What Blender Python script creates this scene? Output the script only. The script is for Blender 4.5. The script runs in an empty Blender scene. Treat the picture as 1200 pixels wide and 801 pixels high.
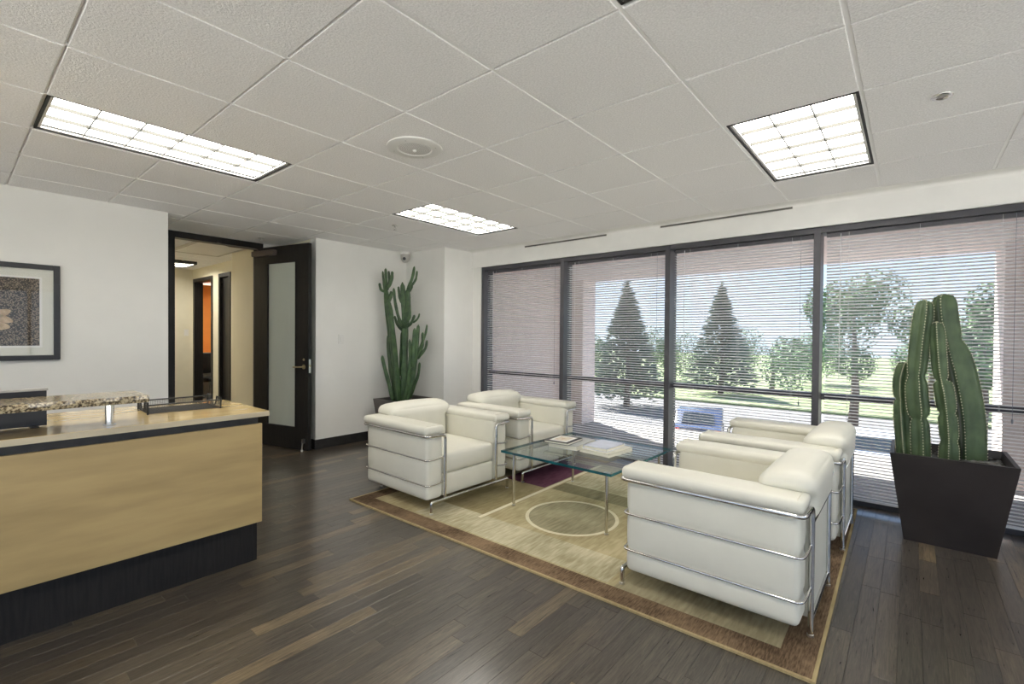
import bpy, bmesh, math, random
from mathutils import Vector, Matrix

# ------------------------------------------------------------------ camera, world, sun, exposure
SC = bpy.context.scene
COL = SC.collection
R = math.radians
CEIL = 2.538
EYE = 1.379

def setup_camera():
    yaw, pitch, roll = R(39.962), R(-0.681), R(0.4465)
    f = Vector((-math.sin(yaw) * math.cos(pitch), math.cos(yaw) * math.cos(pitch), math.sin(pitch)))
    r0 = Vector((math.cos(yaw), math.sin(yaw), 0))
    u0 = r0.cross(f)
    r = r0 * math.cos(roll) + u0 * math.sin(roll)
    u = r.cross(f)
    cam = bpy.data.cameras.new('camera')
    ob = bpy.data.objects.new('camera', cam)
    COL.objects.link(ob)
    m = Matrix(((r.x, u.x, -f.x, 0), (r.y, u.y, -f.y, 0), (r.z, u.z, -f.z, EYE), (0, 0, 0, 1)))
    ob.matrix_world = m
    cam.sensor_fit = 'HORIZONTAL'
    cam.sensor_width = 36.0
    cam.lens = 36.0 * 557.64 / 1200.0
    cam.clip_start = 0.05
    cam.clip_end = 400
    SC.camera = ob
setup_camera()

SUN_DIR = Vector((-0.86, 0.50, 1.25)).normalized()      # towards the sun
world = bpy.data.worlds.new('sky')
SC.world = world
world.use_nodes = True
nt = world.node_tree
nt.nodes.clear()
wo = nt.nodes.new('ShaderNodeOutputWorld')
bg = nt.nodes.new('ShaderNodeBackground')
# clear pale-blue sky: lighter at the horizon, deeper overhead, a little thin cloud, the same all round
tc = nt.nodes.new('ShaderNodeTexCoord')
sx = nt.nodes.new('ShaderNodeSeparateXYZ')
nt.links.new(tc.outputs['Generated'], sx.inputs[0])
ramp = nt.nodes.new('ShaderNodeValToRGB')
el = ramp.color_ramp.elements
el[0].position = 0.0; el[0].color = (0.72, 0.82, 0.95, 1)
el[1].position = 1.0; el[1].color = (0.20, 0.36, 0.72, 1)
k_ = el.new(0.25); k_.color = (0.44, 0.60, 0.90, 1)
nt.links.new(sx.outputs['Z'], ramp.inputs['Fac'])
cl = nt.nodes.new('ShaderNodeTexNoise'); cl.inputs['Scale'].default_value = 3.0; cl.inputs['Detail'].default_value = 6
nt.links.new(tc.outputs['Generated'], cl.inputs['Vector'])
cf = nt.nodes.new('ShaderNodeMapRange'); cf.inputs[1].default_value = 0.5; cf.inputs[2].default_value = 0.8; cf.inputs[4].default_value = 0.7
nt.links.new(cl.outputs['Fac'], cf.inputs[0])
mxs = nt.nodes.new('ShaderNodeMix'); mxs.data_type = 'RGBA'; mxs.inputs[7].default_value = (0.85, 0.88, 0.95, 1)
nt.links.new(cf.outputs[0], mxs.inputs[0]); nt.links.new(ramp.outputs[0], mxs.inputs[6])
bg.inputs['Strength'].default_value = 1.0
nt.links.new(mxs.outputs[2], bg.inputs['Color'])
nt.links.new(bg.outputs[0], wo.inputs['Surface'])

sun = bpy.data.lights.new('sun', 'SUN')
sun.energy = 16.0
sun.angle = R(0.6)
sun.color = (1.0, 0.95, 0.87)
so = bpy.data.objects.new('sun', sun)
COL.objects.link(so)
so.rotation_euler = SUN_DIR.to_track_quat('Z', 'Y').to_euler()
so.location = (-10, 10, 20)

LAMP = 7.5            # radiance of the ceiling lamp diffusers
SC.view_settings.view_transform = 'Standard'
SC.view_settings.look = 'None'
SC.view_settings.exposure = 0.82
SC.view_settings.gamma = 1.0
SC.view_settings.use_curve_mapping = False
SC.cycles.use_denoising = True
SC.cycles.max_bounces = 12
SC.cycles.diffuse_bounces = 10
SC.cycles.glossy_bounces = 4
SC.cycles.transmission_bounces = 8
SC.cycles.transparent_max_bounces = 16
SC.cycles.caustics_reflective = True
SC.cycles.caustics_refractive = False
SC.cycles.sample_clamp_indirect = 6.0

RND = random.Random(7)

# ------------------------------------------------------------------ materials
def new_mat(name):
    m = bpy.data.materials.new(name)
    m.use_nodes = True
    m.node_tree.nodes.clear()
    n = m.node_tree
    out = n.nodes.new('ShaderNodeOutputMaterial')
    return m, n, out

def N(n, t, **kw):
    k = n.nodes.new(t)
    for a, b in kw.items():
        if a in k.inputs.keys():
            k.inputs[a].default_value = b
        else:
            setattr(k, a, b)
    return k

def rgb(c):
    return (c[0], c[1], c[2], 1.0)

def M(name, c, rough=0.5, metal=0.0, var=0.06, scale=6.0, stretch=(1, 1, 1), bump=0.0, bscale=None, c2=None,
      coords='pos', detail=4.0, spec=0.5, coat=0.0, lo=0.35, hi=0.65, bdist=0.01):
    m, n, out = new_mat(name)
    p = N(n, 'ShaderNodeBsdfPrincipled')
    p.inputs['Roughness'].default_value = rough
    p.inputs['Metallic'].default_value = metal
    p.inputs['Specular IOR Level'].default_value = spec
    p.inputs['Coat Weight'].default_value = coat
    if coords == 'pos':
        g = N(n, 'ShaderNodeNewGeometry'); src = g.outputs['Position']
    else:
        g = N(n, 'ShaderNodeTexCoord'); src = g.outputs['Object']
    mp = N(n, 'ShaderNodeMapping'); mp.inputs['Scale'].default_value = stretch
    n.links.new(src, mp.inputs['Vector'])
    nz = N(n, 'ShaderNodeTexNoise'); nz.inputs['Scale'].default_value = scale; nz.inputs['Detail'].default_value = detail
    n.links.new(mp.outputs[0], nz.inputs['Vector'])
    cr = N(n, 'ShaderNodeValToRGB')
    a = c2 if c2 else tuple(max(0, x * (1 - var)) for x in c)
    b = c if c2 else tuple(min(1, x * (1 + var)) for x in c)
    cr.color_ramp.elements[0].position = lo; cr.color_ramp.elements[0].color = rgb(a)
    cr.color_ramp.elements[1].position = hi; cr.color_ramp.elements[1].color = rgb(b)
    n.links.new(nz.outputs['Fac'], cr.inputs['Fac'])
    n.links.new(cr.outputs['Color'], p.inputs['Base Color'])
    if bump:
        nb = N(n, 'ShaderNodeTexNoise'); nb.inputs['Scale'].default_value = bscale or scale * 20; nb.inputs['Detail'].default_value = 3
        n.links.new(mp.outputs[0], nb.inputs['Vector'])
        bp = N(n, 'ShaderNodeBump'); bp.inputs['Strength'].default_value = bump; bp.inputs['Distance'].default_value = bdist
        n.links.new(nb.outputs['Fac'], bp.inputs['Height'])
        n.links.new(bp.outputs[0], p.inputs['Normal'])
    n.links.new(p.outputs[0], out.inputs['Surface'])
    return m

def glass_pane(name, tint=(1, 1, 1), refl=1.0, rough=0.0):
    """architectural pane: see-through, with fresnel reflection"""
    m, n, out = new_mat(name)
    t = N(n, 'ShaderNodeBsdfTransparent'); t.inputs['Color'].default_value = rgb(tint)
    g = N(n, 'ShaderNodeBsdfGlossy'); g.inputs['Roughness'].default_value = rough
    fr = N(n, 'ShaderNodeFresnel'); fr.inputs['IOR'].default_value = 1.5
    nz = N(n, 'ShaderNodeTexNoise'); nz.inputs['Scale'].default_value = 1.5
    mu = N(n, 'ShaderNodeMath', operation='MULTIPLY'); mu.inputs[1].default_value = refl
    ad = N(n, 'ShaderNodeMath', operation='MULTIPLY_ADD'); ad.inputs[1].default_value = 0.02
    ge = N(n, 'ShaderNodeNewGeometry')
    ff = N(n, 'ShaderNodeMath', operation='SUBTRACT'); ff.inputs[0].default_value = 1.0
    n.links.new(ge.outputs['Backfacing'], ff.inputs[1])
    m2 = N(n, 'ShaderNodeMath', operation='MULTIPLY')
    n.links.new(fr.outputs[0], m2.inputs[0]); n.links.new(ff.outputs[0], m2.inputs[1])
    n.links.new(m2.outputs[0], mu.inputs[0])
    n.links.new(nz.outputs['Fac'], ad.inputs[0]); n.links.new(mu.outputs[0], ad.inputs[2])
    x = N(n, 'ShaderNodeMixShader')
    n.links.new(ad.outputs[0], x.inputs[0]); n.links.new(t.outputs[0], x.inputs[1]); n.links.new(g.outputs[0], x.inputs[2])
    n.links.new(x.outputs[0], out.inputs['Surface'])
    return m

def emit_mat(name, c, s, var=0.12, scale=9):
    m, n, out = new_mat(name)
    e = N(n, 'ShaderNodeEmission'); e.inputs['Strength'].default_value = s
    g = N(n, 'ShaderNodeNewGeometry')
    nz = N(n, 'ShaderNodeTexNoise'); nz.inputs['Scale'].default_value = scale
    n.links.new(g.outputs['Position'], nz.inputs['Vector'])
    cr = N(n, 'ShaderNodeValToRGB')
    cr.color_ramp.elements[0].position = 0.3; cr.color_ramp.elements[0].color = rgb([x * (1 - var) for x in c])
    cr.color_ramp.elements[1].position = 0.7; cr.color_ramp.elements[1].color = rgb(c)
    n.links.new(nz.outputs['Fac'], cr.inputs['Fac']); n.links.new(cr.outputs[0], e.inputs['Color'])
    n.links.new(e.outputs[0], out.inputs['Surface'])
    return m

MAT = {}
MAT['wall'] = M('wall_paint', (0.82, 0.81, 0.775), 0.7, var=0.015, scale=3, bump=0.05, bscale=300, bdist=0.002)
MAT['beige'] = M('beige_paint', (0.72, 0.66, 0.50), 0.7, var=0.02, scale=3)
MAT['tile'] = M('ceiling_tile', (0.90, 0.89, 0.885), 0.9, var=0.08, scale=130, bump=0.9, bscale=120, bdist=0.004, spec=0.1)
MAT['grid'] = M('ceiling_grid', (0.93, 0.925, 0.91), 0.5, var=0.02)
MAT['cove'] = M('cove_paint', (0.84, 0.83, 0.80), 0.7, var=0.02)
MAT['lamp'] = emit_mat('lamp_diffuser', (1.0, 0.955, 0.865), LAMP)
MAT['lamp_hall'] = emit_mat('hall_lamp_diffuser', (1.0, 0.93, 0.80), 14.0)
MAT['louver'] = M('louver_blade', (0.09, 0.09, 0.08), 0.5, var=0.03)
MAT['blackrim'] = M('black_rim', (0.03, 0.028, 0.027), 0.6)  # plain black for the lamp recess sides and housing
MAT['blackwood'] = M('black_stained_wood', (0.017, 0.0155, 0.015), 0.42, var=0.25, scale=9, stretch=(8, 8, 0.7), spec=0.3)
MAT['blackbase'] = M('black_base', (0.022, 0.021, 0.021), 0.45, var=0.25, scale=14)
MAT['chrome'] = M('chrome', (0.70, 0.69, 0.67), 0.09, metal=1.0, var=0.03, scale=3)
MAT['steel'] = M('brushed_steel', (0.62, 0.61, 0.58), 0.28, metal=1.0, var=0.06, scale=30)
MAT['brass'] = M('satin_brass', (0.55, 0.46, 0.28), 0.28, metal=1.0, var=0.06, scale=30)
MAT['leather'] = M('ivory_leather', (0.73, 0.715, 0.63), 0.42, var=0.025, scale=5, bump=0.10, bscale=170, bdist=0.002)
MAT['piping'] = M('leather_seam', (0.70, 0.67, 0.56), 0.5, var=0.03)
MAT['mullion'] = M('window_frame_metal', (0.070, 0.068, 0.078), 0.45, var=0.08, scale=8)
def slat_mat():
    m = M('white_slat', (0.90, 0.895, 0.90), 0.45, var=0.02, scale=4)
    n = m.node_tree
    p = [k for k in n.nodes if k.type == 'BSDF_PRINCIPLED'][0]; out = [k for k in n.nodes if k.type == 'OUTPUT_MATERIAL'][0]
    t = N(n, 'ShaderNodeBsdfTranslucent'); t.inputs['Color'].default_value = (0.90, 0.90, 0.91, 1)
    x = N(n, 'ShaderNodeMixShader'); x.inputs[0].default_value = 0.38
    n.links.new(p.outputs[0], x.inputs[1]); n.links.new(t.outputs[0], x.inputs[2]); n.links.new(x.outputs[0], out.inputs['Surface'])
    return m
MAT['slat'] = slat_mat()
MAT['cord'] = M('blind_cord', (0.75, 0.75, 0.74), 0.7, var=0.04)
MAT['clearplastic'] = M('blind_wand', (0.25, 0.26, 0.30), 0.25, var=0.04)
MAT['maple'] = M('maple_veneer', (0.50, 0.365, 0.165), 0.38, scale=2.4, stretch=(6, 0.7, 5.0), c2=(0.385, 0.275, 0.12), detail=9, lo=0.30, hi=0.62, coat=0.15)
MAT['mapletop'] = M('maple_counter', (0.72, 0.55, 0.27), 0.16, scale=2.4, stretch=(6, 0.8, 5.0), c2=(0.62, 0.46, 0.22), detail=8, lo=0.3, hi=0.65, coat=0.5)
MAT['mapleedge'] = M('maple_edge', (0.55, 0.47, 0.33), 0.3, var=0.08, scale=5, stretch=(3, .6, 8))
MAT['planter'] = M('dark_bronze_planter', (0.040, 0.034, 0.034), 0.36, var=0.18, scale=3, metal=0.25)
MAT['planter2'] = M('grey_brown_planter', (0.13, 0.115, 0.105), 0.42, var=0.12, scale=3, metal=0.2)
MAT['soil'] = M('dark_soil', (0.03, 0.025, 0.02), 0.95, var=0.4, scale=50, bump=0.6)
MAT['stone'] = M('dark_pebbles', (0.12, 0.12, 0.115), 0.6, var=0.5, scale=25)
MAT['euphorbia'] = M('deep_green_stem', (0.085, 0.150, 0.060), 0.42, scale=14, c2=(0.035, 0.075, 0.032), coords='pos', lo=.35, hi=.7)
MAT['cactus'] = M('cactus_green', (0.090, 0.138, 0.062), 0.5, scale=8, c2=(0.046, 0.078, 0.036), lo=.35, hi=.7)
MAT['spine'] = M('pale_spines', (0.55, 0.52, 0.38), 0.7, var=0.1, scale=40)
MAT['pane'] = glass_pane('window_glass', (0.93, 0.96, 0.97), 0.9)
MAT['pictureglass'] = glass_pane('picture_glass', (0.98, 0.98, 0.98), 0.7)
def frosted():
    m, n, out = new_mat('frosted_door_glass')
    d = N(n, 'ShaderNodeBsdfDiffuse'); t = N(n, 'ShaderNodeBsdfTranslucent'); g = N(n, 'ShaderNodeBsdfGlossy')
    nz = N(n, 'ShaderNodeTexNoise'); nz.inputs['Scale'].default_value = 2.5
    cr = N(n, 'ShaderNodeValToRGB')
    cr.color_ramp.elements[0].color = (0.68, 0.72, 0.65, 1); cr.color_ramp.elements[1].color = (0.80, 0.84, 0.77, 1)
    n.links.new(nz.outputs['Fac'], cr.inputs['Fac'])
    for k in (d, t): n.links.new(cr.outputs[0], k.inputs['Color'])
    g.inputs['Roughness'].default_value = 0.22
    a = N(n, 'ShaderNodeMixShader'); a.inputs[0].default_value = 0.35
    b = N(n, 'ShaderNodeMixShader'); b.inputs[0].default_value = 0.10
    n.links.new(d.outputs[0], a.inputs[1]); n.links.new(t.outputs[0], a.inputs[2])
    n.links.new(a.outputs[0], b.inputs[1]); n.links.new(g.outputs[0], b.inputs[2])
    n.links.new(b.outputs[0], out.inputs['Surface'])
    return m
MAT['doorglass'] = frosted()
MAT['frameblack'] = M('picture_frame_black', (0.018, 0.018, 0.02), 0.3, var=0.2, scale=8)
MAT['mat'] = M('picture_mat', (0.74, 0.735, 0.66), 0.8, var=0.02)
MAT['matwhite'] = M('picture_paper', (0.86, 0.85, 0.82), 0.8, var=0.01)
MAT['petal'] = M('print_petal', (0.62, 0.47, 0.31), 0.7, scale=30, c2=(0.44, 0.31, 0.19))
MAT['pinkwall'] = M('pink_stucco', (0.82, 0.69, 0.65), 0.85, var=0.06, scale=25, bump=0.2, bscale=150)
MAT['whiteplastic'] = M('white_plastic', (0.78, 0.77, 0.74), 0.4, var=0.02)
MAT['greyplastic'] = M('grey_plastic', (0.48, 0.46, 0.43), 0.45, var=0.04)
MAT['blackplastic'] = M('black_plastic', (0.018, 0.017, 0.019), 0.35, var=0.2)
MAT['wire'] = M('black_wire', (0.02, 0.02, 0.02), 0.5, var=0.2)
MAT['orange'] = M('orange_paint', (0.90, 0.32, 0.055), 0.7, var=0.03)
MAT['hallwall'] = M('hall_paint', (0.76, 0.72, 0.58), 0.7, var=0.02)
MAT['closer'] = M('bronze_closer', (0.16, 0.13, 0.11), 0.4, metal=0.6, var=0.05)
MAT['screenframe'] = M('screen_grille', (0.72, 0.71, 0.69), 0.6, var=0.1, scale=300)
MAT['slot'] = M('dark_slot', (0.10, 0.10, 0.09), 0.6)
MAT['asphalt'] = M('grey_asphalt', (0.125, 0.12, 0.125), 0.9, var=0.12, scale=0.8)
MAT['ledge'] = M('grey_concrete', (0.24, 0.225, 0.22), 0.9, var=0.1, scale=4)
MAT['bounceground'] = M('pale_bounce_ground', (0.70, 0.66, 0.61), 0.9, var=0.1, scale=0.8)  # pale tone chosen so unseen ground throws daylight onto the ceiling
MAT['grass'] = M('dry_lawn', (0.16, 0.20, 0.09), 0.95, var=0.3, scale=1.2)
MAT['bark'] = M('tree_bark', (0.12, 0.09, 0.07), 0.9, var=0.2, scale=10)
MAT['leaf'] = M('tree_leaf', (0.11, 0.20, 0.07), 0.7, scale=1.4, c2=(0.06, 0.115, 0.05))
MAT['needle'] = M('conifer_needle', (0.075, 0.125, 0.075), 0.7, scale=2, c2=(0.045, 0.08, 0.055))
MAT['carblue'] = M('blue_car_paint', (0.035, 0.05, 0.11), 0.25, var=0.05, coat=0.5)
MAT['carsilver'] = M('silver_car_paint', (0.50, 0.53, 0.60), 0.25, var=0.05, coat=0.5)
MAT['carglass'] = M('car_glass', (0.02, 0.025, 0.03), 0.1, var=0.05)
MAT['tyre'] = M('tyre_rubber', (0.02, 0.02, 0.02), 0.8, var=0.1)
MAT['taillight'] = M('red_tail_lamp', (0.75, 0.05, 0.05), 0.3, var=0.1)
MAT['paper'] = M('book_pages', (0.80, 0.78, 0.68), 0.8, var=0.08, scale=3, stretch=(1, 1, 120))
MAT['covergrey'] = M('grey_book_cover', (0.50, 0.51, 0.50), 0.35, var=0.05)
MAT['coverblue'] = M('pale_blue_cover', (0.66, 0.69, 0.80), 0.25, var=0.10, scale=9, coat=0.4)
MAT['coverdark'] = M('dark_cover', (0.05, 0.045, 0.04), 0.35, var=0.1)
MAT['covercream'] = M('cream_cover', (0.72, 0.70, 0.60), 0.4, var=0.05)
MAT['photo'] = M('tan_print', (0.66, 0.54, 0.40), 0.5, scale=40, c2=(0.78, 0.72, 0.62))

def glass_table():
    m, n, out = new_mat('clear_table_glass')
    t = N(n, 'ShaderNodeBsdfTransparent'); t.inputs['Color'].default_value = (0.91, 0.965, 0.955, 1)
    g = N(n, 'ShaderNodeBsdfGlossy'); g.inputs['Roughness'].default_value = 0.005
    fr = N(n, 'ShaderNodeFresnel'); fr.inputs['IOR'].default_value = 2.05
    nz = N(n, 'ShaderNodeTexNoise'); nz.inputs['Scale'].default_value = 2.0
    ad = N(n, 'ShaderNodeMath', operation='MULTIPLY_ADD'); ad.inputs[1].default_value = 0.02
    ge = N(n, 'ShaderNodeNewGeometry')
    ff = N(n, 'ShaderNodeMath', operation='SUBTRACT'); ff.inputs[0].default_value = 1.0
    n.links.new(ge.outputs['Backfacing'], ff.inputs[1])
    m2 = N(n, 'ShaderNodeMath', operation='MULTIPLY')
    n.links.new(fr.outputs[0], m2.inputs[0]); n.links.new(ff.outputs[0], m2.inputs[1])
    n.links.new(nz.outputs['Fac'], ad.inputs[0]); n.links.new(m2.outputs[0], ad.inputs[2])
    x = N(n, 'ShaderNodeMixShader')
    n.links.new(ad.outputs[0], x.inputs[0]); n.links.new(t.outputs[0], x.inputs[1]); n.links.new(g.outputs[0], x.inputs[2])
    n.links.new(x.outputs[0], out.inputs['Surface'])
    return m
MAT['tableglass'] = glass_table()
MAT['glassedge'] = M('teal_glass_edge', (0.02, 0.17, 0.19), 0.08, scale=7, c2=(0.01, 0.07, 0.09), lo=.4, hi=.7, coat=0.5)

def plank_mat():
    m, n, out = new_mat('dark_oak_plank')
    p = N(n, 'ShaderNodeBsdfPrincipled')
    at = N(n, 'ShaderNodeAttribute'); at.attribute_name = 'tone'
    g = N(n, 'ShaderNodeNewGeometry')
    ofs = N(n, 'ShaderNodeCombineXYZ')
    mm = N(n, 'ShaderNodeMath', operation='MULTIPLY'); mm.inputs[1].default_value = 37.0
    n.links.new(at.outputs['Fac'], mm.inputs[0]); n.links.new(mm.outputs[0], ofs.inputs['Z'])
    add = N(n, 'ShaderNodeVectorMath', operation='ADD')
    n.links.new(g.outputs['Position'], add.inputs[0]); n.links.new(ofs.outputs[0], add.inputs[1])
    mp = N(n, 'ShaderNodeMapping'); mp.inputs['Scale'].default_value = (40, 2.4, 1)
    n.links.new(add.outputs[0], mp.inputs['Vector'])
    nz = N(n, 'ShaderNodeTexNoise'); nz.inputs['Scale'].default_value = 2.2; nz.inputs['Detail'].default_value = 9; nz.inputs['Roughness'].default_value = 0.7
    nz.inputs['Distortion'].default_value = 1.2
    n.links.new(mp.outputs[0], nz.inputs['Vector'])
    # tone ramp: most planks dark grey brown, some tan
    c1 = N(n, 'ShaderNodeValToRGB')
    e = c1.color_ramp.elements
    e[0].position = 0.0; e[0].color = (0.052, 0.045, 0.038, 1)
    e[1].position = 1.0; e[1].color = (0.160, 0.124, 0.080, 1)
    k = e.new(0.55); k.color = (0.072, 0.062, 0.052, 1)
    k = e.new(0.80); k.color = (0.092, 0.076, 0.058, 1)
    n.links.new(at.outputs['Fac'], c1.inputs['Fac'])
    c2 = N(n, 'ShaderNodeValToRGB')
    c2.color_ramp.elements[0].position = 0.32; c2.color_ramp.elements[0].color = (0.30, 0.29, 0.28, 1)
    c2.color_ramp.elements[1].position = 0.70; c2.color_ramp.elements[1].color = (1.70, 1.63, 1.50, 1)
    n.links.new(nz.outputs['Fac'], c2.inputs['Fac'])
    mx = N(n, 'ShaderNodeMix'); mx.data_type = 'RGBA'; mx.blend_type = 'MULTIPLY'; mx.inputs[0].default_value = 1.0
    n.links.new(c1.outputs[0], mx.inputs[6]); n.links.new(c2.outputs[0], mx.inputs[7])
    n.links.new(mx.outputs[2], p.inputs['Base Color'])
    rr = N(n, 'ShaderNodeMapRange'); rr.inputs[3].default_value = 0.23; rr.inputs[4].default_value = 0.36
    n.links.new(nz.outputs['Fac'], rr.inputs[0]); n.links.new(rr.outputs[0], p.inputs['Roughness'])
    p.inputs['Coat Weight'].default_value = 0.55; p.inputs['Coat Roughness'].default_value = 0.15
    bp = N(n, 'ShaderNodeBump'); bp.inputs['Strength'].default_value = 0.25; bp.inputs['Distance'].default_value = 0.002
    n.links.new(nz.outputs['Fac'], bp.inputs['Height']); n.links.new(bp.outputs[0], p.inputs['Normal'])
    n.links.new(p.outputs[0], out.inputs['Surface'])
    return m
MAT['plank'] = plank_mat()

def granite_mat():
    m, n, out = new_mat('speckled_granite')
    p = N(n, 'ShaderNodeBsdfPrincipled'); p.inputs['Roughness'].default_value = 0.15
    g = N(n, 'ShaderNodeNewGeometry')
    v = N(n, 'ShaderNodeTexNoise'); v.inputs['Scale'].default_value = 95; v.inputs['Detail'].default_value = 6
    n.links.new(g.outputs['Position'], v.inputs['Vector'])
    cr = N(n, 'ShaderNodeValToRGB')
    e = cr.color_ramp.elements
    e[0].position = 0.36; e[0].color = (0.03, 0.025, 0.02, 1)
    e[1].position = 0.66; e[1].color = (0.62, 0.52, 0.33, 1)
    k = e.new(0.48); k.color = (0.20, 0.15, 0.085, 1)
    k = e.new(0.54); k.color = (0.42, 0.34, 0.21, 1)
    n.links.new(v.outputs['Fac'], cr.inputs['Fac']); n.links.new(cr.outputs[0], p.inputs['Base Color'])
    n.links.new(p.outputs[0], out.inputs['Surface'])
    return m
MAT['granite'] = granite_mat()

def print_mat():
    m, n, out = new_mat('speckled_brown_print')
    p = N(n, 'ShaderNodeBsdfPrincipled'); p.inputs['Roughness'].default_value = 0.6
    g = N(n, 'ShaderNodeNewGeometry')
    v = N(n, 'ShaderNodeTexVoronoi'); v.inputs['Scale'].default_value = 105
    n.links.new(g.outputs['Position'], v.inputs['Vector'])
    cr = N(n, 'ShaderNodeValToRGB')
    e = cr.color_ramp.elements
    e[0].position = 0.15; e[0].color = (0.36, 0.28, 0.20, 1)
    e[1].position = 0.62; e[1].color = (0.03, 0.024, 0.018, 1)
    n.links.new(v.outputs['Distance'], cr.inputs['Fac']); n.links.new(cr.outputs[0], p.inputs['Base Color'])
    n.links.new(p.outputs[0], out.inputs['Surface'])
    return m
MAT['print'] = print_mat()

def rug_mat(name, a, b, bump=0.5, fr=1.0):
    m, n, out = new_mat(name)
    p = N(n, 'ShaderNodeBsdfPrincipled'); p.inputs['Roughness'].default_value = 0.95; p.inputs['Specular IOR Level'].default_value = 0.1
    g = N(n, 'ShaderNodeNewGeometry')
    mp = N(n, 'ShaderNodeMapping'); mp.inputs['Scale'].default_value = (34 * fr, 5.0 * fr, 1)
    n.links.new(g.outputs['Position'], mp.inputs['Vector'])
    nz = N(n, 'ShaderNodeTexNoise'); nz.inputs['Scale'].default_value = 1.6; nz.inputs['Detail'].default_value = 6
    n.links.new(mp.outputs[0], nz.inputs['Vector'])
    n2 = N(n, 'ShaderNodeTexNoise'); n2.inputs['Scale'].default_value = 3.0; n2.inputs['Detail'].default_value = 2
    n.links.new(g.outputs['Position'], n2.inputs['Vector'])
    ad = N(n, 'ShaderNodeMath', operation='ADD'); n.links.new(nz.outputs['Fac'], ad.inputs[0]); n.links.new(n2.outputs['Fac'], ad.inputs[1])
    cr = N(n, 'ShaderNodeValToRGB')
    cr.color_ramp.elements[0].position = 0.38; cr.color_ramp.elements[0].color = rgb(a)
    cr.color_ramp.elements[1].position = 0.62; cr.color_ramp.elements[1].color = rgb(b)
    hf = N(n, 'ShaderNodeMath', operation='MULTIPLY'); hf.inputs[1].default_value = 0.5
    n.links.new(ad.outputs[0], hf.inputs[0]); n.links.new(hf.outputs[0], cr.inputs['Fac'])
    n.links.new(cr.outputs[0], p.inputs['Base Color'])
    nf = N(n, 'ShaderNodeTexNoise'); nf.inputs['Scale'].default_value = 420
    n.links.new(g.outputs['Position'], nf.inputs['Vector'])
    bp = N(n, 'ShaderNodeBump'); bp.inputs['Strength'].default_value = bump; bp.inputs['Distance'].default_value = 0.004
    n.links.new(nf.outputs['Fac'], bp.inputs['Height']); n.links.new(bp.outputs[0], p.inputs['Normal'])
    n.links.new(p.outputs[0], out.inputs['Surface'])
    return m
MAT['rug_field'] = rug_mat('rug_field', (0.34, 0.28, 0.155), (0.52, 0.45, 0.275))
MAT['rug_olive'] = rug_mat('rug_olive', (0.24, 0.195, 0.10), (0.36, 0.30, 0.17))
MAT['rug_dark'] = rug_mat('rug_dark_olive', (0.19, 0.165, 0.095), (0.28, 0.25, 0.15))
MAT['rug_cream'] = rug_mat('rug_cream', (0.34, 0.30, 0.185), (0.60, 0.55, 0.385))
MAT['rug_grey'] = rug_mat('rug_grey', (0.26, 0.225, 0.14), (0.42, 0.37, 0.24))
MAT['rug_brown'] = rug_mat('rug_brown', (0.085, 0.055, 0.034), (0.30, 0.205, 0.125), 0.9, 2.6)
MAT['rug_binding'] = rug_mat('rug_binding', (0.36, 0.28, 0.14), (0.48, 0.38, 0.21))
MAT['rug_purple'] = rug_mat('rug_purple', (0.085, 0.030, 0.055), (0.155, 0.062, 0.095))
MAT['rug_line'] = rug_mat('rug_line', (0.66, 0.60, 0.43), (0.76, 0.70, 0.52))

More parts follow.
